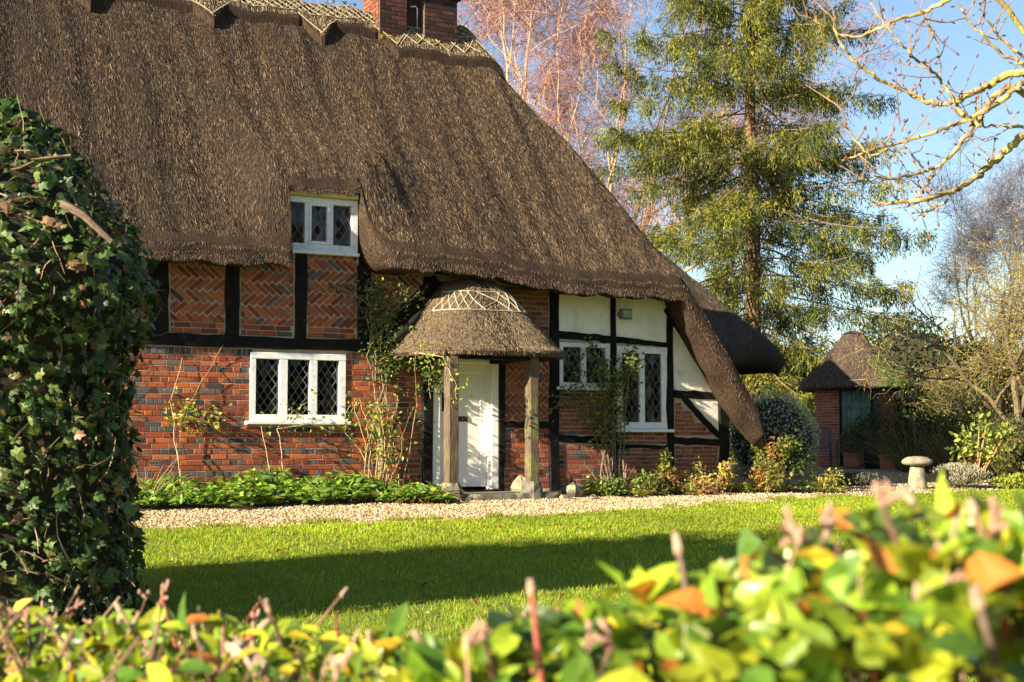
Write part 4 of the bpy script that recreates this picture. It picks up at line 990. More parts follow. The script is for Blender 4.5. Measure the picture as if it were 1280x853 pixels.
# ------------------------------------------------------------------ ivy-clad stump
def ivy():
    cx, cy = -3.36, 9.3; z0 = gz(cx, cy); e = empty('ivy_column', (cx, cy, z0)); tag(e, 'tall old stump smothered in dark green ivy beside the lawn', 'ivy')
    Z = np.array([-.5, -.42, .3, .95, 1.35, 1.5, 1.8, 2.15, 2.45, 2.8, 2.98, 3.05]); Rr = np.array([1.0, .97, .9, .84, .84, .93, 1.0, .89, .67, .4, .16, .02])
    rad = lambda z: np.interp(z, Z, Rr)
    n = 11500; z = R.uniform(z0, 3.03, n); a = R.uniform(0, 6.28, n)
    d = np.stack([np.cos(a), np.sin(a), np.zeros(n)], 1); lump = 1 + .07 * sines(np.stack([np.cos(a) * 2, np.sin(a) * 2, z], 1), 2.8, 51) + .04 * sines(np.stack([np.cos(a) * 5, np.sin(a) * 5, z * 3], 1), 2.4, 52)
    r = rad(z) * lump - .15 * R.random(n) ** 1.2 + .07 * (R.random(n) ** 6)
    slope = (rad(z + .08) - rad(z - .08)) / .16; N = nrm(d + np.array([0, 0, 1.]) * (-slope)[:, None])
    p = np.stack([np.cos(a) * r, np.sin(a) * r, z - z0], 1)
    y = nrm(N * .3 + rdir(n) * .75 + [0, 0, -.6]); nn = nrm(N + rdir(n) * .75); s = .025 + .085 * R.random(n) ** 2.2
    cols = [(.045, .085, .018), (.06, .11, .022), (.03, .06, .016), (.08, .12, .028), (.045, .08, .028), (.12, .15, .045), (.03, .055, .015), (.035, .06, .016), (.14, .085, .04)]
    view = nrm(np.array([-cx, -cy, 0.])); f = (N @ view) + .1 * (d[:, 0] > 0) - (r < rad(z) * lump - .05) - (p[:, 0] < -.25); idx = np.argsort(-(f + s * 6 + R.random(n) * .4)); big = idx[:300]; rest = idx[300:]
    individuals('ivy_leaf', p[big], y[big], nn[big], s[big], IVY, cols + [(.07, .11, .025)], 'ivy', e, 14)
    o = scatter('ivy_leaves', p[rest], y[rest], nn[rest], s[rest], IVY, cols, 'ivy', e); o['kind'] = 'stuff'
    # inner trunk
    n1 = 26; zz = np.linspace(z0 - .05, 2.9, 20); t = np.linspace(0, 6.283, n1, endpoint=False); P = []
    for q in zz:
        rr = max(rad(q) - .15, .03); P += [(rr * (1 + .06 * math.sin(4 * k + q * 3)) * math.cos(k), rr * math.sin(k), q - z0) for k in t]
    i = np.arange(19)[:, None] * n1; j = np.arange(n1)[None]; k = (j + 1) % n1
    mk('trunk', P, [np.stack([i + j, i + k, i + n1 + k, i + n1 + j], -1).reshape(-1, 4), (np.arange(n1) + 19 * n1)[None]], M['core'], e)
    n = 900; z = R.uniform(z0 + .1, 2.8, n); a = R.uniform(0, 6.28, n); r = rad(z) - .02; p = np.stack([np.cos(a) * r, np.sin(a) * r, z - z0], 1)
    ribbons('ivy_stems', p, np.stack([-np.sin(a) * R.normal(0, 1, n), np.cos(a) * R.normal(0, 1, n), R.normal(.3, .8, n)], 1), R.uniform(.12, .4, n), R.uniform(.003, .007, n), [(.25, .16, .09), (.15, .1, .06), (.32, .22, .14)], 'twig', e, 4, .05, .25)
    b = MB()
    q = lambda px, py, Y: at(px, py, Y) - np.array([cx, cy, z0])
    b.tube([q(78, 255, 8.66), q(105, 270, 8.62), q(140, 303, 8.62)], [.028, .024, .018], 7, col=(.12, .08, .055)); b.tube([q(78, 212, 8.6), q(40, 200, 8.5), q(88, 195, 8.6)], .012, 5, col=(.2, .13, .08))
    b.build('broken_branch', M['bark'], e, col=True)
ivy()

# ------------------------------------------------------------------ foreground hedge
def hedge():
    A, B = np.array([-1.6, 3.6]), np.array([.9, 1.3]); L = np.linalg.norm(B - A); D = (B - A) / L; Nn = np.array([D[1], -D[0]])   # Nn away from or to camera
    if Nn @ (-A) < 0: Nn = -Nn
    T = np.array([-.25, 0, .1, .25, .4, .46, .5, .56, .6, .65, .7, .75, .8, .85, .9, 1.0, 1.2]); ZT = np.array([.36, .37, .37, .40, .46, .475, .455, .435, .455, .51, .565, .60, .665, .70, .72, .74, .75])
    zb = gz(-.3, 2.3); mid = A + (B - A) * .5; e = empty('hedge', (mid[0], mid[1], zb)); tag(e, 'sunlit clipped garden hedge with glossy yellow-green leaves and cut twig ends', 'hedge'); off = np.array([mid[0], mid[1], zb])
    n = 11500; t = np.where(R.random(n) < .6, R.uniform(-.25, 1.2, n), R.uniform(.55, 1.1, n)); w_ = R.uniform(-.38, .38, n); top = np.interp(t, T, ZT) - .10 * (w_ / .38) ** 2 + .035 * sines(np.stack([t * 3.4, w_], 1), 5, 61)
    deep = R.random(n); z = np.where(deep < .72, top - .30 * R.random(n) ** 1.7, zb + .05 + (top - zb - .3) * R.random(n))
    p = np.stack([A[0] + D[0] * L * t + Nn[0] * w_, A[1] + D[1] * L * t + Nn[1] * w_, z], 1)
    k = (deep < .72) | (np.abs(w_) > .22); p, t, w_, top = p[k], t[k], w_[k], top[k]; n = len(p)
    # keep a little clear air round the lens
    y = nrm(rdir(n) * [1, 1, .5] + [0, 0, .45]); nn = nrm(np.array([0, 0, .8]) + rdir(n) * .9 + np.array([-.3, -.3, 0])); s = R.uniform(.03, .07, n)
    cols = [(.15, .25, .02), (.21, .3, .022), (.08, .17, .018), (.045, .11, .015), (.27, .32, .025), (.11, .21, .018), (.06, .14, .016), (.035, .085, .013), (.17, .27, .02), (.4, .33, .03), (.3, .14, .03)] + [(.16, .25, .018), (.11, .2, .018), (.22, .29, .02), (.06, .13, .015)] * 4
    cols = [(c_[0] * 1.3, c_[1] * 1.1, c_[2]) for c_ in cols]
    dist = np.linalg.norm(p - [0, 0, .8], axis=1); sc = (top - p[:, 2]) * 3 + dist * .4 - s * 8; fr = np.abs(p[:, 0] / p[:, 1]) < .4
    idx = np.argsort(np.where(fr, sc, 99)); big, rest = idx[:300], idx[300:]
    individuals('leaf', p[big] - off, y[big], nn[big], s[big] * 1.1, OVAL, cols, 'gloss', e, 60)
    o = scatter('leaves', p[rest] - off, y[rest], nn[rest], s[rest], OVAL, cols, 'gloss', e); o['kind'] = 'stuff'
    b = MB(); buds = MB()
    for i in range(330):
        t = R.uniform(-.2, 1.15); w0 = R.normal(0, .18); q = A + D * L * t + Nn * w0; zt = np.interp(t, T, ZT) + R.uniform(-.08, .05); lean = R.normal(0, .05, 2)
        base = np.array([q[0] - lean[0] * 1.5, q[1] - lean[1] * 1.5, zt - R.uniform(.18, .4)]); tip = np.array([q[0] + lean[0], q[1] + lean[1], zt])
        r = R.uniform(.0014, .005); m = (base + tip) / 2 + R.normal(0, .012, 3); c = random.choice([(.2, .11, .07), (.28, .17, .11), (.15, .08, .055), (.26, .07, .05), (.13, .09, .065)])
        b.tube(np.stack([base, m, tip]) - off, [r * 1.15, r, r * .85], 7, col=c)
        if i % 2 == 0:
            b.tube(np.stack([tip - [0, 0, .006], tip, tip + (tip - m) * .09]) - off, [r * 1.1, r * 1.5, r * 1.0], 7, col=(.36, .25, .17))
        if i % 3 == 0:   # bud clusters
            for k_ in range(5):
                h = tip + R.normal(0, .012, 3) + [0, 0, .01]; b.tube(np.stack([tip, h, h + [0, 0, .006]]) - off, [.0015, .0035, .002], 5, col=(.36, .2, .15))
    for i in range(34):   # main stems down to the ground
        t = -.2 + 1.35 * i / 33; q = A + D * L * t; w0 = R.normal(0, .1); q = q + Nn * w0; zt = np.interp(t, T, ZT)
        b.tube(np.array([(q[0], q[1], zb - .1), (q[0] + R.normal(0, .04), q[1] + R.normal(0, .04), (zb + zt) / 2), (q[0] + R.normal(0, .08), q[1] + R.normal(0, .08), zt - .12)]) - off, [.016, .012, .007], 6, col=(.14, .1, .07))
    b.tube(np.stack([at(290, 805, 2.55), at(320, 830, 2.5), at(365, 848, 2.45)]) - off, [.016, .018, .016], 8, col=(.3, .22, .15))
    b.build('twigs', M['bark'], e, col=True)
hedge()

# ------------------------------------------------------------------ lichened bare tree reaching in from the right
def overhang():
    base = np.array([5.3, 10.2]); z0 = gz(*base); e = empty('bare_tree', (base[0], base[1], z0)); tag(e, 'bare tree whose yellow lichened branches reach across the sky', 'tree'); off = np.array([base[0], base[1], z0])
    b = MB(); cl = (.3, .25, .1)
    LP = [((853, 270), (760, 300), (690, 340), (600, 385), (540, 398), (470, 385), (400, 345), (300, 300), (220, 255), (160, 180), (115, 60)), ((853, 300), (790, 370), (700, 430), (600, 470), (520, 500), (400, 540), (250, 580), (160, 612)),
          ((853, 510), (790, 570), (720, 630), (660, 680), (580, 730), (480, 760), (350, 775), (270, 780)), ((800, 320), (740, 370), (690, 440), (640, 510), (570, 600), (510, 650), (470, 720), (440, 760)),
          ((510, 640), (440, 665), (330, 680), (230, 690), (170, 700), (70, 650)), ((700, -80), (560, 0), (480, 45), (380, 70), (300, 110), (220, 145), (150, 130), (80, 95), (15, 55)),
          ((690, 480), (620, 440), (590, 390), (540, 310), (480, 250), (420, 210), (370, 150), (320, 90), (270, 10)), ((853, 485), (760, 480), (700, 480), (640, 455)),
          ((853, 240), (780, 215), (700, 140), (640, 80), (600, 10)), ((845, 215), (760, 140), (700, 60), (680, 10)), ((560, 760), (500, 800), (430, 840)), ((530, 300), (540, 250), (515, 140), (470, 70)), ((340, 570), (260, 600), (190, 500), (150, 400)), ((470, 640), (400, 560), (380, 470))]
    R0 = [.82 * q for q in (.024, .019, .028, .022, .014, .018, .016, .014, .016, .012, .012, .008, .008, .008)]; Y0 = [9.1, 8.7, 9.3, 9.0, 9.1, 9.9, 8.9, 9.4, 9.6, 9.5, 9.3, 8.9, 8.8, 9.1]
    fork = np.array([4.35, 10.0, 2.9])
    tip_n = 0
    for lp, r0, yy in zip(LP, R0, Y0):
        pts = []; ys = yy
        for i, (x, y) in enumerate(lp): ys += R.normal(0, .08); pts.append(at(1000 + x / 3.046, y / 3.046, ys))
        pts = np.array(pts)
        if lp[0][0] >= 700: pts = np.concatenate([[fork], [(fork + pts[0]) / 2 + [0, 0, -.06]], pts])
        t = np.linspace(0, len(pts) - 1, 5 * len(pts)); q = np.stack([np.interp(t, range(len(pts)), pts[:, k]) for k in range(3)], 1)
        ker = np.array([.25, .5, .25]); q[1:-1] = .25 * q[:-2] + .5 * q[1:-1] + .25 * q[2:]; q[1:-1] += R.normal(0, .006, (len(q) - 2, 3))
        rr = np.linspace(r0 * (1.5 if lp[0][0] >= 700 else 1), r0 * .35, len(q)) * (1 + R.normal(0, .05, len(q)))
        cc = np.stack([pick([(.3, .235, .06), (.26, .2, .09), (.18, .13, .07)], 1)[0] * f for f in R.uniform(.8, 1.2, len(q))]); m_ = np.linspace(0, 1, len(q))[:, None] ** 2 * .45; cc = cc * (1 - m_) + np.array([.24, .13, .06]) * m_
        b.tube(q, rr, 8, col=np.repeat(cc, 8, 0))
        for k in range(4 + len(q) // 5):   # side twigs with buds
            i = R.integers(len(q) // 3, len(q)); d = nrm(rdir(1)[0] * [1, .7, 1] + [-.2, 0, .5]); ln = R.uniform(.06, .32)
            w3 = np.array([q[i], q[i] + d * ln * .5 + R.normal(0, .015, 3), q[i] + d * ln + [0, 0, .03]]); b.tube(w3, [.005, .004, .0024], 5, col=(.2, .13, .06))
            b.tube([w3[-1] - d * .004, w3[-1] + d * .012, w3[-1] + d * .028], [.003, .0075, .002], 6, col=(.12, .05, .05))
            if R.random() < .5: b.tube([w3[1], w3[1] + [.01, 0, .012], w3[1] + [.015, 0, .025]], [.003, .007, .002], 5, col=(.14, .06, .05))
    trunk = np.array([(base[0], base[1], z0 - .15), (base[0] - .1, base[1], z0 + 1.2), (4.9, 10.1, 2.0), fork]); b.tube(trunk, [.2, .16, .12, .07], 12, col=(.2, .16, .09))
    b.tube([(5.1, 10.15, 1.7), (5.6, 10.3, 3.0), (5.5, 10.6, 4.6), (5.9, 10.8, 6.2)], [.12, .09, .06, .02], 10, col=(.2, .16, .09))
    for v in range(len(b.v)): b.v[v] = b.v[v] - off
    b.build('branches', M['bark'], e, col=True)
overhang()

# ------------------------------------------------------------------ spruce
def spruce(X, Y, H, label):
    z0 = gz(X, Y); e = empty('spruce_tree', (X, Y, z0)); tag(e, label, 'tree')
    b = MB(); zz = np.linspace(0, H, 14); b.tube(np.stack([.05 * np.sin(zz), .05 * np.cos(zz * .7), zz - .1], 1), np.linspace(.3, .02, 14), 10, col=(.15, .09, .05)); b.build('trunk', M['bark'], e, col=True)
    b = MB(); NP = []; ND = []
    zs = np.sort(np.concatenate([R.uniform(1.2, H - .3, 180), R.uniform(2, 14, 50)])); a = 0
    for z in zs:
        rmax = np.interp(z, [1, 3, 5, 8, 11, 15, H], [2.7, 4.1, 4.8, 5.1, 4.7, 4.1, .15]) * (1 + .12 * math.sin(z * 1.9) * math.cos(z * .7))
        a += 2.4 + R.normal(0, .5); L = rmax * (R.uniform(.75, 1.08) if R.random() < .6 else R.uniform(.3, .75)); d = np.array([math.cos(a), math.sin(a), 0.]); rise = R.uniform(-.05, .4) if z > 9 else R.uniform(-.3, .15)
        s = np.linspace(0, 1, 8); P = np.stack([d[0] * s * L, d[1] * s * L, z + L * (rise * s - .36 * s ** 1.5 + .18 * s ** 3.5)], 1)
        P[1:, :2] += R.normal(0, .05, (7, 2)).cumsum(0); b.tube(P, np.linspace(.04, .008, 8) * (1 - z / H * .5), 5, col=(.16, .1, .06))
        m = int(L * 15) + 3
        f = R.random(m) ** .8 * .95 + .05; f = f[f > R.uniform(.02, .3)]; m = len(f)
        q = np.stack([np.interp(f, s, P[:, c]) for c in range(3)], 1); sd_ = np.cross(d, [0, 0, 1.])
        sp = (1.15 - f) * R.uniform(.2, .7) * L * .42; lat = R.choice([-1, 1], m) * R.random(m) * sp
        q = q + sd_[None] * lat[:, None]; q[:, 2] -= np.abs(lat) * .35 + .25 * R.random(m) ** 2
        NP.append(q); ND.append(nrm(d[None] * .5 + sd_[None] * np.sign(lat)[:, None] * .5 + rdir(m) * .35))
    b.build('branches', M['bark'], e, col=True)
    p = np.concatenate(NP); d = np.concatenate(ND); n = len(p)
    # each spray: a spine of needles running out, and hanging tassels
    P2, Y2, S2 = [], [], []
    NA, NB = 11, 18
    for k in range(NA):
        P2.append(p + d * R.uniform(-.05, .32, (n, 1)) + R.normal(0, .04, (n, 3))); Y2.append(nrm(d + rdir(n) * .55 + [0, 0, -.1])); S2.append(np.stack([R.uniform(.02, .042, n), R.uniform(.08, .2, n), np.ones(n)], 1))
    for k in range(NB):
        P2.append(p + d * R.uniform(-.1, .34, (n, 1)) + R.normal(0, .045, (n, 3)) - np.array([0, 0, .42]) * R.random((n, 1)) ** 1.4); Y2.append(nrm(np.array([0, 0, -1.]) + rdir(n) * .5 + d * .3)); S2.append(np.stack([R.uniform(.02, .04, n), R.uniform(.08, .2, n), np.ones(n)], 1))
    P2, Y2, S2 = map(np.concatenate, (P2, Y2, S2)); m = len(P2)
    cl = np.tile(pick([(.15, .155, .016), (.1, .118, .016), (.2, .185, .02), (.05, .07, .018), (.036, .056, .02)], n, .2), (NA + NB, 1)) * R.uniform(.75, 1.25, (m, 1))
    vv, ff = inst(*NEEDLE, frames(Y2, rdir(m), S2), P2); mk('needles', vv, ff, M['needle'], e, col=np.repeat(cl, 4, 0))
    print('spruce', m)
spruce(7.5, 44, 23, 'tall spruce with drooping yellow-green boughs behind the cottage')

# ------------------------------------------------------------------ birches and other bare trees
def birch(X, Y, H, label, forks, twigs, cols, bark, seed, name='birch_tree', droop=.35, group=None):
    z0 = gz(X, Y); e = empty(name, (X, Y, z0)); tag(e, label, 'tree', group); b = MB(); tips = []
    for k in range(forks):
        a = R.uniform(0, 6.28); sp = .26 if forks > 1 else .06
        grow(b, tips, (0.06 * k, 0, -.1), (sp * math.cos(a), sp * math.sin(a), 1), H * .6, .17 / forks ** .4, 4, 3, .11, .16, .6, .62, 7, bark, 8, .012)
    b.build('trunk', M['bark'], e, col=True)
    tp = np.array([t[0] for t in tips if t[2] <= 2]); td = np.array([t[1] for t in tips if t[2] <= 2])
    i = R.integers(0, len(tp), twigs); p = tp[i] + R.normal(0, .22, (twigs, 3)); ribbons('twigs', p, td[i] * .6 + rdir(twigs) * .8, R.uniform(.5, 1.6, twigs), R.uniform(.005, .011, twigs), cols, 'twig', e, 4, droop, .22)
REDT = [(.25, .11, .085), (.2, .09, .085), (.31, .16, .1), (.17, .09, .09)]
birch(1.2, 52, 18, 'bare birch with pinkish twigs showing above the roof slope', 2, 9000, REDT, (.4, .28, .16), 1)
birch(3.4, 54, 16.5, 'forked bare birch next to the spruce', 3, 9000, REDT, (.38, .26, .15), 2)
birch(-1.0, 55, 17, 'bare birch rising right behind the brick chimney', 1, 6000, REDT, (.45, .3, .2), 3)
birch(5.2, 62, 19, 'distant bare birch half hidden by the spruce', 2, 7000, REDT, (.42, .3, .22), 5)
birch(21.5, 62, 11, 'distant bluish bare tree beyond the garden shrubs', 3, 9000, [(.14, .13, .16), (.18, .16, .17), (.12, .1, .12)], (.14, .12, .11), 6, 'bare_tree', .05)

def fruit_tree(X, Y, H, label, nleaf, seed):
    z0 = gz(X, Y); e = empty('fruit_tree', (X, Y, z0)); tag(e, label, 'tree'); b = MB(); tips = []; col = (.11, .085, .045)
    for a, t in ((.3, .35), (2.6, .55), (4.4, .45)): grow(b, tips, (.05 * math.cos(a), .05 * math.sin(a), -.1), (t * math.cos(a), t * math.sin(a), 1), H * .42, .1, 4, 4, .16, .06, .68, .9, 6, col, 7, .008)
    b.build('trunk', M['bark'], e, col=True)
    tp = np.array([t[0] for t in tips if t[2] <= 2]); td = np.array([t[1] for t in tips if t[2] <= 2]); n = 5200
    i = R.integers(0, len(tp), n); _, P = ribbons('twigs', tp[i] + R.normal(0, .1, (n, 3)), td[i] * .6 + rdir(n) * .9, R.uniform(.25, .85, n), R.uniform(.003, .0075, n), [(.2, .155, .05), (.15, .115, .04), (.26, .205, .07), (.09, .07, .035)], 'twig', e, 3, .05, .3)
    j = R.integers(0, n, nleaf); p = P[j, R.integers(1, 4, nleaf)] + R.normal(0, .03, (nleaf, 3)); scatter('leaves', p, rdir(nleaf), rdir(nleaf), R.uniform(.03, .075, nleaf), LEAF, [(.32, .29, .03), (.24, .25, .025), (.4, .3, .04), (.15, .18, .02)], 'leaf', e)
fruit_tree(12.0, 32.0, 6.6, 'gnarled lichen-covered fruit tree with last yellow leaves by the hut', 7500, 1)
fruit_tree(13.6, 36, 6.2, 'tangled fruit tree behind the gnarled lichened one', 6500, 2)

DKG = [(.022, .04, .012), (.032, .055, .015), (.045, .07, .018)]
BGG = [(.06, .075, .02), (.09, .1, .022), (.045, .06, .018), (.14, .12, .03)]
shrub('evergreen', 'large dark evergreen bush behind the thatched hut', (11.3, 40.5), (2.1, 1.6, 2.15), 9000, .13, DKG, 'bush', seed=71, coreK=.8)
shrub('evergreen', 'dark spreading laurel under the fruit trees', (14.6, 38.5), (2.2, 1.5, 1.5), 6000, .13, DKG, 'bush', seed=72, coreK=.8)
shrub('evergreen', 'dark yew at the base of the spruce', (8.8, 46.5), (2.3, 1.6, 1.9), 7000, .14, DKG, 'bush', seed=73, coreK=.8)
shrub('garden_shrub', 'yellow-leaved bush glowing behind the wing eaves', (7.6, 43.0), (1.3, 1.2, 1.45), 4500, .13, [(.24, .2, .03), (.18, .17, .03), (.1, .11, .02)], seed=74, coreK=.7)
shrub('evergreen', 'dark bush between wing and hut', (6.0, 45.5), (2.0, 1.4, 1.9), 6000, .14, DKG + BGG[:1], 'bush', seed=75, coreK=.8)
for i, (x, y, r, h, lb) in enumerate([(17, 52, 4.2, 2.2, 'far bushy tree right of the fruit trees'), (24, 56, 5, 2.6, 'far bushy tree at the garden end'), (11, 55, 4, 1.9, 'far rounded tree behind the evergreens'), (2, 60, 5, 1.9, 'far rounded tree behind the birches'), (-6, 62, 6, 2, 'far rounded tree hidden by the roof')]):
    shrub('bushy_tree', lb, (x, y), (r, 2, h), 7000, .2, DKG + BGG, 'tree', seed=80 + i, coreK=.85, group='far bushy trees')
# perennials and shrubs right of the hut
for i, (px, Y, r, h, n, cols, nm, lb) in enumerate([
        (1165, 33.5, .9, .75, 2600, DKG + BGG[:2], 'garden_shrub', 'dark green shrub right of the potted plants'), (1218, 32, .8, .62, 2400, BGG, 'garden_shrub', 'olive green shrub below the gnarled tree'),
        (1268, 30, .8, .68, 2400, BGG + DKG, 'garden_shrub', 'leafy shrub beside the olive green one'), (1140, 36.5, .9, 1.0, 2600, DKG, 'garden_shrub', 'tall dark shrub against the right side of the hut'),
        (1190, 36, .9, 1.05, 2600, BGG + DKG, 'garden_shrub', 'tall brownish shrub beyond the potted plants'), (1300, 27, .7, .4, 1600, BGG + GL, 'garden_shrub', 'bright low shrub next to the lavender')]):
    shrub(nm, lb, (at(px, 580, Y)[0], Y), (r, .7, h), n, .085, cols, seed=90 + i, coreK=.6, lump=.3)
for i, (px, Y, n, L, lb) in enumerate([(1150, 32, 260, 1.5, 'tall dry grass clump in front of the dark shrub'), (1195, 31, 240, 1.3, 'tall dry grass clump behind the leggy shrub'), (1250, 29, 240, 1.2, 'tall dry grass clump near the right shrubs'), (1128, 34, 200, 1.4, 'tall dry grass clump beside the square planter')]):
    x = at(px, 580, Y)[0]; u, v = uv_of(np.array([x, Y, 0])); strap_clump('tall_grass', lb, float(u), float(v), n, L, [(.14, .11, .05), (.1, .1, .03), (.2, .15, .07), (.06, .08, .02)], 'grass clump', droop=.07, wd=.012, r=.35)

# clipped round variegated bush by the cottage end
shrub('round_bush', 'clipped round grey-green variegated bush behind the cottage corner', W(8.7, 3.6, .04), (.95, .95, .87), 14000, .05, [(.42, .47, .35), (.27, .33, .21), (.64, .66, .53), (.17, .22, .13), (.5, .54, .41)], 'bush', seed=99, lump=.05, coreK=.86, lf=1.2)
# lavender mound, low greenery
shrub('lavender', 'silvery grey lavender mound beside the staddle stone', W(9.05, -1.0, float(zg(-1.0))), (.48, .4, .21), 4200, .06, [(.36, .34, .26), (.28, .28, .2), (.42, .4, .32), (.2, .2, .13)], 'plant', tmpl=T_([(0, 0, 0), (.12, .5, 0), (0, 1, 0), (-.12, .5, 0)], [(0, 1, 2), (0, 2, 3)]), seed=101, coreK=.7, up=1.2)
shrub('lavender', 'dark low lavender cushion left of the staddle stone', W(7.5, -.1, 0), (.5, .3, .11), 1800, .05, [(.1, .12, .09), (.06, .08, .05)], 'plant', seed=102, coreK=.6, up=1)
shrub('low_plant', 'bright yellow-green low plant right of the lavender', W(9.9, -1.5, float(zg(-1.5))), (.45, .3, .13), 1200, .055, [(.22, .28, .03), (.3, .32, .04)], 'plant', seed=103, coreK=.5)
def leggy():
    p0 = W(10.4, -.1, 0); e = empty('leggy_shrub', p0); tag(e, 'leggy shrub with orange-brown stems and bright green leaf tuft', 'shrub'); b = MB(); tips = []
    for dx, h in ((-.25, .55), (-.1, .8), (.05, .6), (.18, 1.0), (.28, .5), (.1, 1.15), (.45, .75), (.6, .9)):
        q = np.array([(0, 0, -.05), (dx * .5, R.normal(0, .05), h * .5), (dx, R.normal(0, .08), h)]); b.tube(q, [.022, .018, .012], 6, col=(.34, .18, .07)); tips.append(q[-1])
    b.build('stems', M['bark'], e, col=True); n = 420; i = R.integers(0, len(tips), n); p = np.array(tips)[i] + R.normal(0, .09, (n, 3))
    scatter('leaves', p, nrm(rdir(n) + [0, 0, .5]), nrm(rdir(n) + [0, -.5, .5]), R.uniform(.06, .12, n), OVAL, GL + [(.3, .33, .05)], 'leaf', e)
leggy()

# ------------------------------------------------------------------ staddle stone
def lathe(prof, n=24, jit=0, seed=0, squash=1):
    g = np.random.default_rng(seed); P = []; a = np.arange(n) * 2 * math.pi / n
    for r, z in prof: P.append(np.stack([r * np.cos(a) * (1 + g.normal(0, jit, n)), r * np.sin(a) * (1 + g.normal(0, jit, n)) * squash, np.full(n, z) + g.normal(0, jit * .1, n)], 1))
    P = np.array(P); m = len(prof); i = np.arange(m - 1)[:, None] * n; j = np.arange(n)[None]; k = (j + 1) % n
    return P.reshape(-1, 3), [np.stack([i + j, i + k, i + n + k, i + n + j], -1).reshape(-1, 4), np.arange(n)[::-1][None], (np.arange(n) + (m - 1) * n)[None]]
ps = at(1147, 600, 24.3); st0 = empty('staddle_stone', (ps[0], 24.3, gz(ps[0], 24.3))); tag(st0, 'mushroom-shaped staddle stone at the edge of the lawn', 'stone')
mk('column', *lathe([(.175, -.06), (.17, .05), (.14, .25), (.115, .42)], 14, .04, 1), M['lichen_stone'], st0, smooth=True)
mk('cap', *lathe([(.12, .40), (.235, .425), (.268, .46), (.25, .5), (.17, .545), (.05, .56)], 20, .03, 2), M['lichen_stone'], st0, smooth=True)

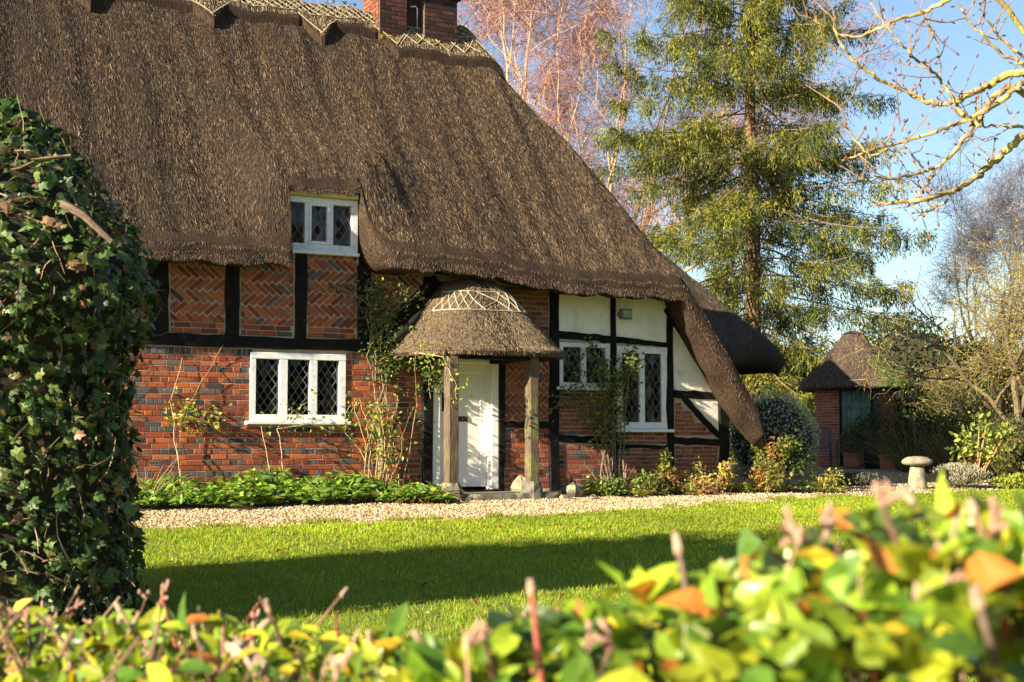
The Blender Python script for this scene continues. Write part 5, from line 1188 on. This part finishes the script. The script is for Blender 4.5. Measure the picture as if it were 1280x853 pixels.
# ------------------------------------------------------------------ thatched hut, bench, pots
def hut():
    X, Y = 8.8, 36.6; z0 = gz(X, Y); e = empty('thatched_hut', (X, Y, z0), -.12); tag(e, 'small round brick hut with mossy conical thatch and green plank door', 'hut')
    n8 = 8; P = []; r = 1.02; an = [math.pi / 8 + k * math.pi / 4 for k in range(8)]
    for z in (-.1, 2.1): P += [(r * math.cos(a), r * math.sin(a), z) for a in an]
    F = [(k, (k + 1) % 8, (k + 1) % 8 + 8, k + 8) for k in range(8)]; b = MB(); b.add(P, F); wl = b.build('wall', M['mortar'], e)
    q = MB(); sl = 2 * r * math.sin(math.pi / 8); ap = r * math.cos(math.pi / 8)
    for k in range(8):
        am = math.pi / 4 * (k + 1); t = np.array([-math.sin(am), math.cos(am), 0]); nn = np.array([math.cos(am), math.sin(am), 0])
        z = 0.; row = 0
        while z < 1.98:
            x = -sl / 2 - .11 * (row % 2)
            while x < sl / 2:
                a_, c_ = max(x, -sl / 2), min(x + .21, sl / 2); x += .222
                if c_ - a_ < .03: continue
                bb = MB(); bb.box(a_, c_, -.01, .03, z, z + .063); W_ = bb.v[0]; Q = W_[:, :1] * t + (ap - W_[:, 1:2]) * nn + W_[:, 2:3] * np.array([0, 0, 1.])
                q.add(Q, [f[::-1] for f in bb.f[4]], col=random.choice(DULL))
            z += .074; row += 1
    tag(q.build('brickwork', M['brick'], wl, col=True), kind='stuff')
    d = MB()
    for k in range(6): d.box(-.42 + k * .118, -.42 + k * .118 + .112, -ap - .05, -ap - .015, .05, 1.95, ch=.006)
    dr = d.build('door', M['greendoor'], e); 
    for zl_ in (.4, 1.5): d = MB(); d.box(-.42, .29, -ap - .075, -ap - .05, zl_, zl_ + .1); d.build('ledge', M['greendoor'], dr)
    d = MB(); d.box(.33, .5, -ap - .02, -ap - .005, .05, 1.95); d.build('gap_shade', M['iron'], e); d = MB(); d.box(.29, .34, -ap - .06, -ap, .05, 2.0); d.box(-.48, -.425, -ap - .06, -ap, .05, 2.0); d.build('door_frame', M['timber'], e)  # black slab stands in for the shade of an open door gap
    prof = [(.9, 2.0), (1.24, 1.93), (1.37, 1.98), (1.39, 2.06), (1.32, 2.17), (1.08, 2.42), (.8, 2.7), (.62, 2.9), (.6, 2.95), (.47, 3.1), (.32, 3.3), (.19, 3.44), (.04, 3.5)]
    n = 40; vv, ff = lathe(prof, n, .012, 4); seg = np.cumsum([0] + [math.hypot(a[0] - c[0], a[1] - c[1]) for a, c in zip(prof[:-1], prof[1:])])
    st = np.stack([np.tile(np.arange(n) * .2, len(prof)), np.repeat(seg, n), np.full(len(vv), 2.)], 1); ro = mk('thatch_roof', vv, ff, M['thatch_dark'], e, smooth=True, st=st)
    P = vv.reshape(len(prof), n, 3); m = 26000; k = R.integers(3, len(prof) - 1, m); c = R.integers(0, n, m); f = R.random(m)[:, None]; g = R.random(m)[:, None]; c2 = (c + 1) % n
    p = (P[k, c] * (1 - g) + P[k, c2] * g) * (1 - f) + (P[k + 1, c] * (1 - g) + P[k + 1, c2] * g) * f; D = nrm(P[k, c] - P[k + 1, c]); S_ = nrm(P[k, c2] - P[k, c]); N = nrm(np.cross(D, S_)); N *= np.sign((N * nrm(p * [1, 1, 0] + [0, 0, .5])).sum(1))[:, None]
    L = R.uniform(.05, .12, m); vv, ff = inst(*STRAW, frames(D + S_ * R.normal(0, .2, (m, 1)) + N * R.uniform(0, .2, (m, 1)), N + S_ * R.normal(0, .6, (m, 1)), np.stack([R.uniform(.006, .012, m), L, L], 1)), p)
    cl = pick([(.1, .07, .05), (.07, .05, .035), (.14, .1, .07)], m, .25); mossy = np.clip((p[:, 0] - .25) * 2.2 + .5 * sines(p, 4, 5), 0, 1) * (p[:, 2] < 2.95); cl = cl * (1 - mossy[:, None]) + pick([(.06, .11, .015), (.1, .15, .02)], m) * mossy[:, None]
    tag(mk('straw', vv, ff, M['straw'], ro, col=np.repeat(cl, 4, 0)), kind='stuff')
hut()
def bench():
    X, Y = at(1012, 580, 35.0)[0], 35.0; e = empty('garden_bench', (X, Y, gz(X, Y)), .1); tag(e, 'weathered wooden garden bench against the hut', 'bench')
    b = MB()
    for k in range(4): b.box(-.65, .65, -.26 + k * .125, -.26 + k * .125 + .11, .41, .44)
    b.build('seat', M['benchwood'], e)
    b = MB(); b.box(-.65, .65, .24, .28, .88, .96); b.box(-.65, .65, .24, .28, .48, .54)
    for k in range(11): b.box(-.62 + k * .117, -.62 + k * .117 + .06, .25, .27, .54, .88)
    b.build('backrest', M['benchwood'], e)
    for x in (-.64, .58):
        for y, h in ((-.28, .64), (.23, .94)): b = MB(); b.box(x, x + .06, y, y + .06, -.03, h); b.build('leg', M['benchwood'], e)
        b = MB(); b.box(x - .01, x + .07, -.32, .23, .64, .68); b.build('armrest', M['benchwood'], e)
bench()
def pot(px, Y, prof, mat, label, cols, ph, pr, n, sq=False, seed=0):
    X = at(px, 580, Y)[0]; e = empty('potted_plant', (X, Y, gz(X, Y))); tag(e, label, 'potted plant')
    mk('pot', *lathe(prof, 4 if sq else 20, 0, 1), M[mat], e, smooth=not sq)
    top = prof[-1][1]; b = MB(); b.tube([(0, 0, top - .05), (0.02, 0, top + ph)], [.02, .01], 5, col=(.1, .07, .04)); b.build('stem', M['bark'], e, col=True)
    p, d = ellipsoid(n, (pr, pr, ph), lump=.25, seed=seed); p[:, 2] += top + ph * .75; k = p[:, 2] > top; p, d = p[k], d[k]; scatter('foliage', p, nrm(d + rdir(len(p)) * .7 + [0, 0, .3]), rdir(len(p)), R.uniform(.04, .09, len(p)), LEAF, cols, 'leaf', e)
pot(1066, 34.2, [(.14, -.02), (.2, .1), (.22, .26), (.2, .34), (.23, .36), (.23, .4)], 'terracotta', 'round terracotta pot with grassy plant beside the bench', BGG, .38, .3, 900, seed=1)
pot(1090, 34.4, [(.17, -.02), (.2, .2), (.21, .46), (.23, .48), (.23, .52)], 'bluepot', 'tall dark glazed pot with bushy plant', DKG + BGG[:1], .5, .42, 1300, seed=2)
pot(1115, 33.6, [(.27, -.02), (.3, .3), (.33, .31), (.33, .38)], 'terracotta', 'square terracotta planter with tall dry plant', BGG + [(.2, .14, .09)], .75, .3, 1100, True, seed=3)

# ------------------------------------------------------------------ neighbours out of the picture on the left whose shadows cross the lawn
shrub('holly_tree', 'tall holly standing left of the ivy stump', W(-13, -8.95, float(zg(-8.9))), (1.05, .98, 3.0), 9000, .1, DKG, 'tree', seed=111, coreK=.72, lump=.3)
shrub('holly_bush', 'low holly bush behind the tall one', W(-11.5, -5.2, float(zg(-5.2))), (.9, .95, 1.05), 5000, .1, DKG, 'bush', seed=112, coreK=.85, lump=.12)

shrub('hut_shade_tree', 'unseen evergreen added behind the cottage roof to shade the hut', W(1.5, 7.9, .1), (2.0, 2.1, 4.9), 9000, .14, DKG, 'tree', seed=113, coreK=.85, lump=.1)  # evergreen added out of view to throw shade over the hut
for i, (u, v, r_, h) in enumerate([(0, -31, 3.2, 4.8), (6, -29, 3.4, 5.2), (13, -31, 3.6, 5.0), (20, -28, 3.4, 5.4), (27, -26, 3.5, 5.0), (34, -21, 3.5, 5.0)]):  # unseen trees added so the window panes reflect dark
    shrub('reflection_tree', ['round unseen tree added to darken the pane reflections', 'broad unseen tree added to darken the pane reflections', 'wide unseen tree added to darken the pane reflections', 'tallest unseen tree added to darken the pane reflections', 'spreading unseen tree added to darken the pane reflections', 'last unseen tree added to darken the pane reflections'][i], W(u, v, float(zg(v))), (r_, r_, h), 5000, .26, DKG + BGG, 'tree', seed=120 + i, coreK=.85, lump=.2, group='unseen trees added for pane reflections')
def weeds():
    n = 9000; u = R.uniform(-7, 9, n); e = lawn_edge(u); v = e + np.abs(R.normal(0, .16, n)); cl = sines(np.stack([u, v], 1), 2.2, 77) > .15; u, v = u[cl], v[cl]; n = len(u)
    p = housepts(np.stack([u, v, zg(v) + .01], 1)); h = R.uniform(.03, .09, n)
    vv, ff = inst(*BLADE, frames(np.stack([R.normal(0, .6, n), R.normal(0, .6, n), np.ones(n)], 1), rdir(n), np.stack([np.full(n, .014), h, h], 1)), p)
    tag(mk('edge_grass', vv, ff, M['grass'], col=np.repeat(pick([(.16, .22, .02), (.22, .26, .04), (.3, .27, .08)], n), 3, 0)), 'ragged grass creeping from the lawn onto the gravel', 'grass', kind='stuff')
weeds()
def litter():
    n = 520; u = R.uniform(-8, 8, n); v = R.uniform(-12, -3.5, n); p = housepts(np.stack([u, v, zg(v) + .055], 1))
    tag(scatter('fallen_leaves', p, nrm(rdir(n) * [1, 1, .15]), nrm(rdir(n) * .4 + [0, 0, 1]), R.uniform(.04, .08, n), OVAL, [(.35, .12, .04), (.42, .25, .08), (.25, .1, .05)], 'leaf'), 'scattered brown fallen leaves on the lawn', 'leaves', kind='stuff')
litter()
